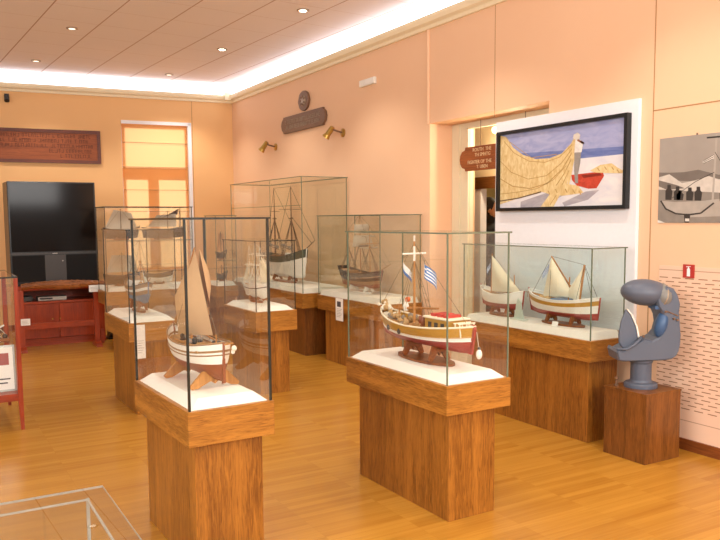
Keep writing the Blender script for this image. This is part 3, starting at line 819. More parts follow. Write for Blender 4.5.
r2, P2, d2 = small_boat((4.085, 4.055, zj), PI/2, 'white boat model with ochre stripe, two raking masts and cream lateen sails', .66, .22, .125, .062, ((0, 'hull_red'), (.28, 'hull_white'), (.64, 'hull_ochre'), (.86, 'hull_white')), 2)
r1, P1, d1 = small_boat((4.085, 4.725, zj), PI/2, 'white boat model with one tall triangular sail at the left end of the long case', .47, .19, .115, .06, ((0, 'hull_red'), (.36, 'hull_white')), 1)
# pale fin shaped card between the boats and a caption card
r = empty('caption_fin', (4.0, 4.43, zj), 0, 'pale grey-green fin shaped stand between the two small boats', 'stand')
MB().prism([(-.06, 0), (.06, 0), (.035, .05), (.02, .14), (-.01, .165), (-.03, .12), (-.04, .05)], -.006, .006, plain('pale green acrylic', '#c2cbbc', .3), lambda a, b, d: (d, -a, b)).build('fin', r)
MB().box((-.03, -.07, -.0), (.03, .07, .008), plain('pale card', '#d0d2c4', .5)).build('foot', r)
r = empty('caption_card', (3.965, 4.02, zj), 0, 'little cream caption card before the cradle of the ochre striped boat', 'card')
MB().prism([(-.028, 0), (.028, 0), (.028, .035), (-.028, .035)], 0, .003, 'paper', lambda a, b, d: (d+b*.3, -a, b)).build('card', r)
MB().box((.008, -.02, 0), (.03, .02, .004), 'paper').build('foot', r)

# --- silhouetted boats in the back case
def silhouette(loc, rz, label, L, hullm, sails, hz=.03, B=.14, D=.1):
    r = ship('model_boat', loc, rz, label)
    cradle(r, L*.8, B, 0, hz+.01, 'cradle', xs=(-.2, .2), bl=.6, bwid=.5)
    mb, P0 = hull_mb(L, B, D, (.04, .03), 2.6, ((0, hullm), (.6, 'hull_dark')), .03, .02, keel=.01, full=.7, kb=.01, m=10, n=18)
    P = lambda t, s, sd: P0(t, s, sd)+Vector((0, 0, hz))
    o = mb.build('hull', r, smooth=True); o.location = (0, 0, hz)
    rail_and_deck(r, P, 'deck', 'hull_dark', .85, .004)
    dz = hz+D*.85
    for x, h, pts, mt in sails:
        MB().tube((x, 0, dz), (x, 0, dz+h), .005, 'mast_dark', .003).build('mast', r)
        if len(pts) == 3: sail(r, tri(*[(a, 0, dz+b) for a, b in pts], belly=(0, .03, 0)), mt)
        elif len(pts) == 4: sail(r, quad(*[(a, 0, dz+b) for a, b in pts], belly=(0, .03, 0)), mt)
        lines(r, [((x, 0, dz+h), (L*.48, 0, dz+.03)), ((x, 0, dz+h), (-L*.48, 0, dz+.03))], .0014, 'rope_dark')
    return r
silhouette((2.185, 9.50, 1.328), .05, 'boat with rounded grey sail at the left of the back case shelf', .39, 'hull_dark', [(.0, .27, [(-.20, .03), (.20, .03), (.13, .22), (-.08, .26)], 'sail_grey')], .02)
silhouette((2.70, 9.50, 1.328), .05, 'boat with dark pointed sail at the right of the back case shelf', .50, 'hull_dark', [(.06, .24, [(-.19, .05), (.17, .05), (.17, .21), (-.08, .19)], 'sail_grey'), (.21, .275, [(.205, .272), (.03, .18), (.19, .20)], 'mast_dark')], .02)
silhouette((2.18, 9.50, .772), .05, 'low dark hulled boat beneath the left end of the glass shelf', .41, 'hull_dark', [(.0, .30, [(-.19, .06), (.19, .06), (.15, .26), (-.12, .27)], 'sail_grey')], .02)
silhouette((2.62, 9.50, .772), .05, 'small pale boat at the foot of the wide back case', .34, 'hull_white', [(.0, .16, [], 'sail_grey')], .02)
silhouette((3.525, 9.71, .753), .6, 'small boat on the bottom of the narrow back case', .20, 'hull_dark', [(.0, .14, [], 'sail_grey')], .02, B=.08, D=.06)
case_n = [o for o in bpy.data.objects if o.get('label', '').startswith('narrow glass case')][0]
MB().box((.02, .02, 1.03), (.28, .40, 1.035), 'glass').box((.016, .0145, 1.029), (.284, .0165, 1.036), 'edge_green').build('glass_shelf', case_n)
silhouette((3.525, 9.71, 1.037), .6, 'apricot sailed boat on the shelf of the narrow back case', .20, 'hull_dark', [(.0, .30, [(-.085, .05), (.085, .05), (.065, .27), (-.05, .28)], 'sail_orange')], .02, B=.09, D=.06)

# ------------------------------------------------------------------ grey instrument on its oak block
block = empty('plinth_block', (3.888, 3.14, 0), 0, 'plain brown oak block carrying the grey-blue instrument by the right wall', 'plinth')
MB().box((0, 0, 0), (.328, .335, .437), 'oak_dark').build('body', block, bevel=.002)
MB().box((-.003, -.003, .437), (.331, .338, .45), 'oak_dark').build('top', block, bevel=.001)
def instrument():
    r = empty('ship_instrument', (4.052, 3.322, .451), math.atan2(-.5042, .8636), 'grey-blue metal ship instrument with hooded C shaped body on round foot', 'instrument')
    # local x to the right as seen from the room, z up ; y is depth
    s = .69/ (510-58)     # metres per crop pixel
    def q(px, py): return ((px-180)*s, (510-py)*s)
    MB().lathe([(.105, 0), (.105, .022), (.098, .03), (.072, .036), (.066, .05), (.066, .155), (.074, .17), (.074, .182)], 'grey_blue', (0, 0, 0), 28).build('foot', r, smooth=False)
    out = [(60, 385), (52, 350), (58, 338), (75, 345), (150, 300), (165, 292), (200, 302), (228, 290), (248, 268), (258, 235), (252, 205), (238, 178), (222, 160), (215, 130), (232, 98), (268, 74), (300, 84), (322, 112), (334, 150), (330, 185), (336, 230), (341, 280), (340, 320), (334, 348), (322, 368), (302, 382), (270, 388), (210, 390), (150, 392), (85, 392), (68, 389)]
    out = [(x if x < 200 else 200+(x-200)*.86, y) for x, y in out]
    pts = [q(*p) for p in out]
    # rounded extrusion: several inset layers
    mb = MB(); n = len(pts)
    cx = sum(p[0] for p in pts)/n; cz = sum(p[1] for p in pts)/n
    layers = [(-.105, .012), (-.095, .004), (-.07, 0), (.07, 0), (.095, .004), (.105, .012)]
    def ins(i, d):
        a = Vector(pts[i-1]); b = Vector(pts[i]); c = Vector(pts[(i+1) % n])
        t = ((b-a).normalized()+(c-b).normalized()); 
        if t.length < 1e-6: return b
        t.normalize(); nn = Vector((-t.y, t.x)); 
        return b + nn*d
    area = sum(pts[i][0]*pts[(i+1) % n][1]-pts[(i+1) % n][0]*pts[i][1] for i in range(n))
    sg = 1 if area > 0 else -1
    vs = []
    for y, d in layers:
        for i in range(n):
            p = ins(i, d*sg); vs.append((p.x, y, p.y))
    fs = [(k*n+i, k*n+(i+1) % n, (k+1)*n+(i+1) % n, (k+1)*n+i) for k in range(len(layers)-1) for i in range(n)]
    mb.add(vs, fs, 'grey_blue')
    # caps triangulated
    from mathutils.geometry import tessellate_polygon
    for k in (0, len(layers)-1):
        lp = [Vector(vs[k*n+i]) for i in range(n)]
        mb.add(lp, [tuple(t) for t in tessellate_polygon([lp])], 'grey_blue')
    mb.build('body', r)
    # hood: egg shaped pod reaching to the left
    a = q(190, 106)
    MB().ball((a[0], 0, a[1]), (.158, .118, .086), 'grey_blue', 24, 14, Matrix.Rotation(math.radians(5), 3, 'Y')).build('hood', r, smooth=True)
    a = q(252, 120)
    MB().ball((a[0], -.01, a[1]), (.066, .118, .080), plain('worn grey enamel', '#7c7c78', .5, var=.12), 18, 12).build('hood_cap', r, smooth=True)
    mb = MB(); a = q(244, 120)
    mb.path([(a[0]+.02*math.sin(t*PI/6)+.012, -.128*math.cos(t*PI/6), a[1]+.078*math.sin(t*PI/6)) for t in range(-4, 5)], .005, 'bronze_light', 6); mb.build('hood_rim', r, smooth=True)
    # blue inner face and the bowl
    a = q(243, 235)
    MB().ball((a[0], -.07, a[1]), (.040, .05, .088), 'blue_inside', 16, 10, Matrix.Rotation(math.radians(14), 3, 'Y')).build('inner_lens', r, smooth=True)
    # upright leaf shaped shutter at the left
    lf = [(98, 172), (118, 195), (140, 245), (150, 292), (140, 318), (112, 340), (88, 338), (72, 318), (70, 280), (78, 225)]
    MB().prism([q(*p) for p in lf], -.06, -.035, 'grey_blue', lambda a, b, d: (a, d, b)).build('shutter', r, bevel=.008)
    MB().prism([q(*p) for p in [(104, 172), (124, 195), (146, 245), (156, 290), (150, 292), (140, 245), (118, 195), (98, 172)]], -.064, -.03, 'ceramic_white', lambda a, b, d: (a, d, b)).build('shutter_edge', r)
    a = q(75, 335); b = q(160, 285)
    MB().path([(a[0]-.03, -.09, a[1]-.005), (a[0]+.03, -.11, a[1]-.002), (a[0]+.08, -.11, a[1]+.03), (b[0], -.10, b[1])], .008, 'grey_blue', 8).build('bowl_rim', r, smooth=True)
    a = q(230, 165)
    MB().box((a[0]-.03, -.09, a[1]-.012), (a[0]+.01, .03, a[1]+.012), 'blue_inside').build('hinge_block', r, bevel=.003)
    for p in ((160, 282), (250, 180), (285, 210), (300, 215)):
        a = q(*p); MB().lathe([(.008, 0), (.008, .008), (.005, .012)], 'bronze', (a[0], -.106, a[1]), 10, Matrix.Rotation(PI/2, 3, 'X')).build('bolt', r)
    a = q(283, 190); MB().tube((a[0]-.05, -.105, a[1]+.02), (a[0]+.03, -.108, a[1]-.012), .004, 'bronze').build('hinge_pin', r)
instrument()
r = empty('brass_valve', (3.935, 3.42, .451), .4, 'tiny dark brass fitting on the oak block behind the grey instrument foot', 'fitting')
MB().lathe([(.014, 0), (.014, .006), (.006, .01), (.006, .04), (.012, .045), (.012, .055), (.004, .062)], 'bronze', n=10).build('stem', r)
MB().tube((-.02, 0, .05), (.02, 0, .055), .004, 'brass').build('handle', r)

# ------------------------------------------------------------------ right wall: panel, painting, photograph, signs
panel = tag(MB().box((XW-.032, 3.652, .74), (XW-.002, 5.152, 2.368), 'paint_white').build('hanging_board', bevel=.002), 'tall white board on the right wall behind the painting and long case', 'board')

def bil(c, corners):
    """inverse bilinear: crop pixel -> (s,t), s right, t down"""
    (x0, y0), (x1, y1), (x2, y2), (x3, y3) = corners
    s = t = .5
    for _ in range(25):
        x = x0*(1-s)*(1-t)+x1*s*(1-t)+x2*s*t+x3*(1-s)*t; y = y0*(1-s)*(1-t)+y1*s*(1-t)+y2*s*t+y3*(1-s)*t
        ex, ey = c[0]-x, c[1]-y
        xs = (x1-x0)*(1-t)+(x2-x3)*t; xt = (x3-x0)*(1-s)+(x2-x1)*s; ys = (y1-y0)*(1-t)+(y2-y3)*t; yt = (y3-y0)*(1-s)+(y2-y1)*s
        de = xs*yt-xt*ys; s += (ex*yt-xt*ey)/de; t += (xs*ey-ex*ys)/de
    return s, t

def painting():
    Y0, Y1, Z0, Z1 = 5.09, 3.71, 1.612, 2.276
    x = XW-.034
    r = empty('framed_painting', (x, (Y0+Y1)/2, Z0), 0, 'black framed seascape painting of a fisherman hauling a huge pale net', 'painting')
    def W(s, t, d): return (-d, Y0+(Y1-Y0)*s-(Y0+Y1)/2, Z1-Z0+(Z0-Z1)*t)
    mb = MB(); fw = .028
    fs, ft = fw/1.39, fw/.68
    for (s0, t0, s1, t1) in ((0, 0, 1, ft), (0, 1-ft, 1, 1), (0, ft, fs, 1-ft), (1-fs, ft, 1, 1-ft)):
        mb.prism([(s0, t0), (s1, t0), (s1, t1), (s0, t1)], .0, .045, 'black', W)
    mb.build('frame', r)
    cs = [(42, 192), (552, 103), (560, 475), (52, 500)]
    mb = MB()
    def lay(pts, mat, d, world=False):
        st = [bil(p, cs) for p in pts]
        st = [(fs+(1-2*fs)*min(max(s, 0), 1), ft+(1-2*ft)*min(max(t, 0), 1)) for s, t in st]
        from mathutils.geometry import tessellate_polygon
        lp = [Vector(W(s, t, d)) for s, t in st]
        mb.add(lp, [tuple(q) for q in tessellate_polygon([lp])], mat)
    def paint(name, a, b, sc=(3, 14, 30), rough=.6):
        t = NT(name); tc = t.n('ShaderNodeTexCoord'); mp = t.n('ShaderNodeMapping', Vector=tc.outputs['Object'], Scale=sc)
        nz = t.n('ShaderNodeTexNoise', Vector=mp.outputs[0], Scale=1.0, Detail=5.0, Distortion=1.0)
        rp = t.n('ShaderNodeMapRange', Value=nz.outputs[0]); rp.inputs['From Min'].default_value = .3; rp.inputs['From Max'].default_value = .7
        t.bsdf(t.mixc(rp.outputs[0], lin(a), lin(b)), rough, 0, .3); return t.m
    sky = paint('painted sky', '#8f97c6', '#b3b6d6', (3, 5, 16)); sea = paint('painted sea', '#5f6ea8', '#7d8abc', (3, 6, 40))
    sand = paint('painted pale shore', '#d6d4dc', '#eae6e4', (3, 6, 14)); net = paint('painted net', '#cfae72', '#ecd7a4', (3, 34, 16))
    netd = paint('painted net folds', '#b08c50', '#c8a468', (3, 26, 14)); boat = paint('painted red boat', '#b03a28', '#d0503a', (3, 20, 30))
    shade = paint('painted shadow', '#a09aa4', '#b8b2b6', (3, 8, 20))
    lay([(42, 192), (552, 103), (556, 260), (46, 330)], sky, .020)
    lay([(42, 278), (150, 262), (560, 225), (556, 262), (350, 285), (42, 320)], sea, .0204)
    lay([(46, 330), (220, 285), (400, 278), (556, 258), (560, 475), (52, 500)], sand, .0208)
    lay([(150, 470), (260, 430), (330, 440), (245, 490), (150, 495)], shade, .0210)
    lay([(330, 470), (420, 420), (470, 412), (430, 455), (340, 490)], shade, .0210)
    lay([(42, 192), (70, 196), (105, 240), (150, 268), (210, 285), (270, 280), (320, 258), (355, 215), (368, 188), (378, 200), (375, 260), (365, 320), (345, 390), (318, 440), (295, 488), (240, 490), (280, 430), (300, 400), (230, 432), (150, 452), (52, 484)], net, .0214)
    # fold lines in the net
    def stroke(pts, w, mat, d):
        L_ = [Vector(p) for p in pts]
        for a, b in zip(L_, L_[1:]):
            t = (b-a).normalized(); nn = Vector((-t.y, t.x))*w
            lay([a-nn, b-nn, b+nn, a+nn], mat, d)
    stroke([(60, 215), (110, 262), (180, 295), (250, 298), (310, 275), (360, 220)], 1.6, netd, .0218)
    stroke([(45, 300), (100, 345), (180, 372), (260, 355), (320, 300), (362, 235)], 1.6, netd, .0218)
    stroke([(48, 375), (110, 405), (190, 412), (265, 388), (325, 325), (365, 245)], 2.2, netd, .0218)
    stroke([(50, 440), (130, 430), (220, 412), (290, 372), (340, 310)], 1.4, netd, .0218)
    stroke([(85, 215), (190, 280), (300, 262)], 1.2, netd, .0218)
    stroke([(300, 400), (330, 350), (360, 280)], 2.0, netd, .0218)
    stroke([(280, 480), (320, 410), (352, 330)], 1.6, netd, .0218)
    stroke([(50, 470), (140, 455), (240, 425)], 2.4, paint('painted dark rope', '#5a4634', '#74604a'), .0222)
    # heaps, boat, fisherman
    lay([(245, 425), (280, 400), (330, 392), (345, 388), (390, 395), (412, 425), (380, 432), (330, 440), (280, 436)], net, .0220)
    for p in ((270, 420), (300, 412), (340, 410), (370, 412), (395, 418)): stroke([p, (p[0]+8, p[1]+16)], 2.2, netd, .0224)
    lay([(362, 350), (395, 345), (440, 338), (480, 335), (485, 352), (460, 405), (430, 408), (385, 395), (365, 372)], boat, .0222)
    lay([(400, 350), (470, 340), (478, 350), (410, 362)], paint('painted boat inside', '#7c2418', '#8e3020'), .0226)
    lay([(432, 330), (470, 305), (510, 298), (530, 315), (552, 330), (548, 340), (500, 340), (450, 338)], net, .0224)
    for p in ((460, 318), (485, 312), (510, 312), (530, 325)): stroke([p, (p[0]+8, p[1]+14)], 2.0, netd, .0228)
    lay([(370, 250), (396, 250), (394, 300), (388, 345), (390, 385), (378, 385), (372, 330)], paint('painted grey trousers', '#8a8480', '#a29a92'), .0228)
    lay([(372, 200), (392, 200), (402, 215), (398, 252), (370, 254)], paint('painted white shirt', '#d8d4d0', '#ece8e2'), .0230)
    lay([(364, 178), (380, 168), (390, 178), (388, 196), (372, 200), (362, 192)], paint('painted pale hat', '#e0d8cc', '#c8beb0'), .0232)
    stroke([(392, 205), (405, 215), (380, 200)], 4, paint('painted arm', '#8a5c40', '#a8745a'), .0234)
    stroke([(366, 200), (362, 330), (352, 390)], 4, net, .0234)
    mb.build('canvas', r)
painting()

def photo():
    Y0, Y1, Z0, Z1 = 3.492, 2.70, 1.513, 2.077
    x = XW-.002
    r = empty('photo_print', (x, (Y0+Y1)/2, Z0), 0, 'large unframed black and white photograph of men in a boat at right', 'photograph')
    def W(s, t, d): return (-d, Y0+(Y1-Y0)*s-(Y0+Y1)/2, Z1-Z0+(Z0-Z1)*t)
    def bwm(name, a, b, sc=10):
        return plain(name, a, .4, var=.22, scale=sc)
    sky = bwm('photo sky', '#a39a90', 0, 4); hills = bwm('photo hills', '#756c64', 0, 12); town = bwm('photo pale houses', '#cfc7bc', 0, 24)
    water = bwm('photo water', '#8d847a', 0, 20); hull = bwm('photo boat', '#b0a79c', 0, 14); dark = bwm('photo dark', '#3a332e', 0, 30); pale = bwm('photo white', '#e2dcd2', 0, 20)
    cs = [(103, 97), (393, 50), (393, 505), (112, 510)]
    mb = MB()
    mb.prism([(0, 0), (1, 0), (1, 1), (0, 1)], 0, .004, sky, W)
    from mathutils.geometry import tessellate_polygon
    def lay(pts, mat, d):
        st = [bil(p, cs) for p in pts]; k = .56
        lp = [Vector(W(min(max(s*k, 0), 1), min(max(t, 0), 1), d)) for s, t in st]
        mb.add(lp, [tuple(q) for q in tessellate_polygon([lp])], mat)
    def stroke(pts, w, mat, d):
        L_ = [Vector(p) for p in pts]
        for a, b in zip(L_, L_[1:]):
            t = (b-a).normalized(); nn = Vector((-t.y, t.x))*w
            lay([a-nn, b-nn, b+nn, a+nn], mat, d)
    lay([(105, 262), (160, 260), (230, 255), (300, 240), (393, 262), (630, 250), (630, 300), (105, 300)], hills, .0042)
    lay([(105, 285), (160, 268), (225, 310), (300, 290), (350, 270), (393, 285), (630, 280), (630, 390), (105, 350)], town, .0044)
    lay([(105, 300), (200, 320), (240, 335), (150, 345), (105, 330)], hills, .0046)
    lay([(108, 345), (630, 360), (630, 505), (112, 510)], water, .0046)
    lay([(120, 400), (200, 405), (330, 395), (393, 385), (560, 380), (540, 440), (430, 470), (258, 480), (160, 450)], hull, .0048)
    stroke([(122, 400), (150, 440), (200, 462), (258, 468), (320, 458), (378, 405)], 4, dark, .0050)
    stroke([(380, 60), (372, 390)], 4.5, hull, .0052)
    stroke([(335, 80), (393, 72), (520, 60)], 4, dark, .0053)
    stroke([(375, 250), (290, 300), (180, 385)], 1.5, dark, .0053)
    stroke([(375, 150), (500, 370)], 1.5, dark, .0053)
    for px, h in ((162, 75), (205, 68), (218, 50), (265, 65), (305, 70), (420, 66), (460, 74)):
        lay([(px-16, 395), (px-18, 395-h*.6), (px-9, 395-h*.75), (px-9, 395-h), (px+8, 395-h), (px+9, 395-h*.75), (px+18, 395-h*.6), (px+15, 395)], dark, .0055)
    lay([(320, 195), (370, 160), (372, 185), (322, 212)], pale, .0055)
    for k in range(3): stroke([(322, 196+k*7), (370, 163+k*10)], 1.6, dark, .0057)
    lay([(240, 462), (272, 462), (268, 510), (246, 510)], dark, .0055); lay([(248, 486), (268, 486), (268, 500), (248, 500)], pale, .0057)
    lay([(112, 495), (150, 510), (112, 510)], pale, .0057)
    mb.build('print', r)
    o = MB().tube((0, .115, Z1-Z0+.0), (0, .115, Z1-Z0+.012), .006, 'bronze', n=8).build('hanging_hook', r)
photo()

def fire_sign():
    r = empty('fire_sign', (XW-.006, 3.238, 1.152), 0, 'small red fire extinguisher sign on the slotted wall panel', 'sign')
    W = lambda a, b, d: (-d, -a, b)
    MB().prism([(-.043, 0), (.043, 0), (.043, .088), (-.043, .088)], 0, .003, 'red', W).build('plate', r)
    mb = MB()
    mb.prism([(-.012, .01), (.012, .01), (.012, .055), (.006, .064), (-.006, .064), (-.012, .055)], .0035, .004, 'flag_white', W)
    mb.prism([(-.004, .064), (.004, .064), (.004, .074), (-.004, .074)], .0035, .004, 'flag_white', W)
    mb.prism([(-.018, .070), (.016, .074), (.016, .078), (-.018, .075)], .0035, .004, 'flag_white', W)
    mb.build('pictogram', r)
fire_sign()

def glyph_rows(mb, rows, h, mat, W, d0, d1, rnd):
    """rows of small carved strokes: list of (x0,x1,z)"""
    for x0, x1, z in rows:
        x = x0
        while x < x1-h*.5:
            w = h*rnd.uniform(.45, .7); k = rnd.randrange(6); t = h*.13
            bars = []
            if k in (0, 1, 2, 4): bars.append((x, z, x+t, z+h))
            if k in (0, 2, 5): bars.append((x+w-t, z, x+w, z+h))
            if k in (0, 3, 4): bars.append((x, z+h-t, x+w, z+h))
            if k in (2, 4): bars.append((x, z+h*.45, x+w, z+h*.45+t))
            if k in (1, 4, 5): bars.append((x, z, x+w, z+t))
            if k == 3: bars.append((x+w*.4, z, x+w*.4+t, z+h))
            for a, b, c, e in bars: mb.prism([(a, b), (c, b), (c, e), (a, e)], d0, d1, mat, W)
            x += w+h*.22
            if rnd.random() < .17: x += h*.5
def oval_plaque():
    r = empty('hanging_plaque', (XW-.002, 8.92, 2.70), 0, 'brown carved name board with rounded ends on the right wall below the emblem', 'plaque')
    W = lambda a, b, d: (-d, -a, b)
    hl = .62
    pts = [(-hl+.05, .0), (hl-.05, .0), (hl-.05, .015), (hl, .05), (hl+.02, .11), (hl, .165), (hl-.05, .2), (hl-.05, .215), (-hl+.05, .215), (-hl+.05, .2), (-hl, .165), (-hl-.02, .11), (-hl, .05), (-hl+.05, .015)]
    MB().prism(pts, 0, .035, 'bronze', W).build('board', r, bevel=.006)
    mb = MB(); rnd = random.Random(3)
    glyph_rows(mb, [(-.50, .50, .115), (-.50, .52, .045)], .05, 'bronze_light', W, .0352, .039, rnd); mb.build('lettering', r)
oval_plaque()
def emblem():
    r = empty('hanging_emblem', (XW-.002, 8.885, 3.06), 0, 'oval carved bronze emblem high on the right wall above the name board', 'emblem')
    W = lambda a, b, d: (-d, -a, b)
    N = 24; MB().prism([(math.cos(2*PI*i/N)*.15*(1+.05*math.cos(8*2*PI*i/N)), math.sin(2*PI*i/N)*.125) for i in range(N)], 0, .03, 'bronze', W).build('shield', r, bevel=.006)
    mb = MB().ball((-.032, 0, 0), (.012, .075, .07), 'bronze_light', 14, 8)
    for k in range(7):
        a = k*2*PI/7; mb.ball((-.036, .05*math.cos(a), .05*math.sin(a)), .016, 'bronze', 8, 6)
    mb.build('relief', r, smooth=True)
emblem()
def wall_lamp(y, z, label):
    r = empty('wall_spotlight', (XW, y, z), 0, label, 'lamp', 'brass spotlights on the right wall')
    MB().lathe([(.05, 0), (.05, .012), (.03, .02)], 'brass', (0, 0, 0), 16, Matrix.Rotation(-PI/2, 3, 'Y')).build('wall_plate', r)
    MB().tube((0, 0, 0), (-.10, .0, .02), .010, 'bronze', n=8).tube((-.10, 0, .02), (-.13, .06, .045), .010, 'bronze', n=8).build('arm', r)
    d = Vector((-.35, .55, -.75)).normalized(); c = Vector((-.13, .07, .03))
    rot = d.to_track_quat('Z', 'Y').to_matrix()
    MB().lathe([(.022, -.05), (.032, -.04), (.034, .06), (.048, .10), (.044, .10), (.03, .07)], 'brass', c, 16, rot).build('lamp_head', r, smooth=False)
    MB().tube(c+d*.075, c+d*.08, .03, 'ceramic_white', n=12).build('bulb', r)
wall_lamp(9.82, 2.56, 'brass swivel spotlight on the right wall nearer the room corner')
wall_lamp(7.90, 2.56, 'brass swivel spotlight on the right wall to the right of the name board')
r = empty('mounted_light_fitting', (XW, 7.31, 3.01), 0, 'small white box fitting high on the right wall', 'light fitting')
MB().box((-.035, -.16, 0), (0, .16, .072), 'ceramic_white').build('housing', r, bevel=.006)
MB().box((-.038, -.15, .012), (-.034, .02, .06), 'paper').build('diffuser', r)

# small dark spotlight on the back wall
p = bw(3.19, 3.27, 0)
r = empty('back_wall_spotlight', p, BE, 'small black spotlight high on the back wall above the wooden plaque', 'lamp')
MB().box((-.03, -.012, -.03), (.03, 0, .06), 'black').build('bracket', r)
MB().tube((0, -.01, .02), (0, -.07, .02), .012, 'black').lathe([(.02, -.05), (.034, -.04), (.034, .05), (.02, .052)], 'black', (0, -.09, -.01), 14, Matrix.Rotation(math.radians(150), 3, 'X')).build('lamp_head', r)

# carved wooden plaque on the back wall
def wood_plaque():
    a0, a1, z0, z1 = 1.975, 3.95, 2.39, 2.862
    r = empty('wooden_plaque', bw((a0+a1)/2, z0, .002), BE, 'long framed wooden plaque with carved lettering on the back wall over the television', 'plaque')
    w = (a1-a0)/2; h = z1-z0
    W = lambda a, b, d: (a, -d, b)
    MB().prism([(-w+.02, .02), (w-.02, .02), (w-.02, h-.02), (-w+.02, h-.02)], 0, .02, 'plaque_wood', W).build('board', r)
    mb = MB(); f = .045
    for q in ([(-w, 0), (w, 0), (w, f), (-w, f)], [(-w, h-f), (w, h-f), (w, h), (-w, h)], [(-w, f), (-w+f, f), (-w+f, h-f), (-w, h-f)], [(w-f, f), (w, f), (w, h-f), (w-f, h-f)]):
        mb.prism(q, 0, .035, 'plaque_frame', W)
    mb.build('frame', r)
    rnd = random.Random(11); mb = MB()
    rows = [(-w+.1, w-.12, h-.115), (-w+.1, w-.16, h-.185), (-w+.1, w-.10, h-.255), (w-.70, w-.10, h-.325), (w-.55, w-.10, h-.395)]
    glyph_rows(mb, rows, .05, 'letter_dark', W, .0202, .022, rnd); mb.build('lettering', r)
wood_plaque()

# doorway signs
def door_sign():
    x = 4.60; y0 = 5.93
    r = empty('hanging_sign', (x, y0, 2.0), 0, 'brown wooden sign with pale lettering hung in the doorway beside the painting', 'sign')
    W = lambda a, b, d: (-d, -a, b)
    pts = [(.085, 0), (1.1, 0), (1.1, .225), (.085, .225), (.08, .20), (.035, .185), (.008, .15), (0, .112), (.008, .07), (.035, .035), (.08, .02)]
    MB().prism(pts, 0, .025, 'sign_wood', W).build('board', r, bevel=.004)
    k = 0
    for body, cx, cz, sz in (('ROUTH  THE', .335, .190, .046), ('TH SMHTG', .345, .143, .046), ('FIGHTER OF THE', .30, .078, .046), ('T. UBEN', .34, .032, .044)):
        mb = text_mesh(body, sz, 'letter_pale', lambda a, b, d: W(a+cx, b+cz, .0262+d)); mb.build('lettering', r)
    for yy in (.3, .9): MB().tube(W(yy, .225, .012), W(yy, .462, .012), .003, 'bronze').build('hanger', r)
door_sign()
r = empty('wooden_pelmet', (5.149, 6.43, 1.85), 0, 'dark brown curved wooden board over the inner doorway', 'board')
MB().prism([(0, .0), (.08, .005), (.2, .012), (.4, .005), (.9, -.01), (.9, .13), (0, .13)], 0, .03, wood('pelmet wood', '#7a4c24', '#54300f', 'y'), lambda a, b, d: (-d, -a, b)).build('board', r)
# lit lamp in the door head
r = empty('door_lamp', (4.84, 5.72, 2.42), 0, 'small lit yellow lamp above the doorway sign', 'lamp')
MB().tube((0, 0, 0), (0, 0, .055), .014, 'bronze').build('stem', r)
MB().ball((0, 0, -.03), .035, 'lamp_warm', 12, 8).build('bulb', r)

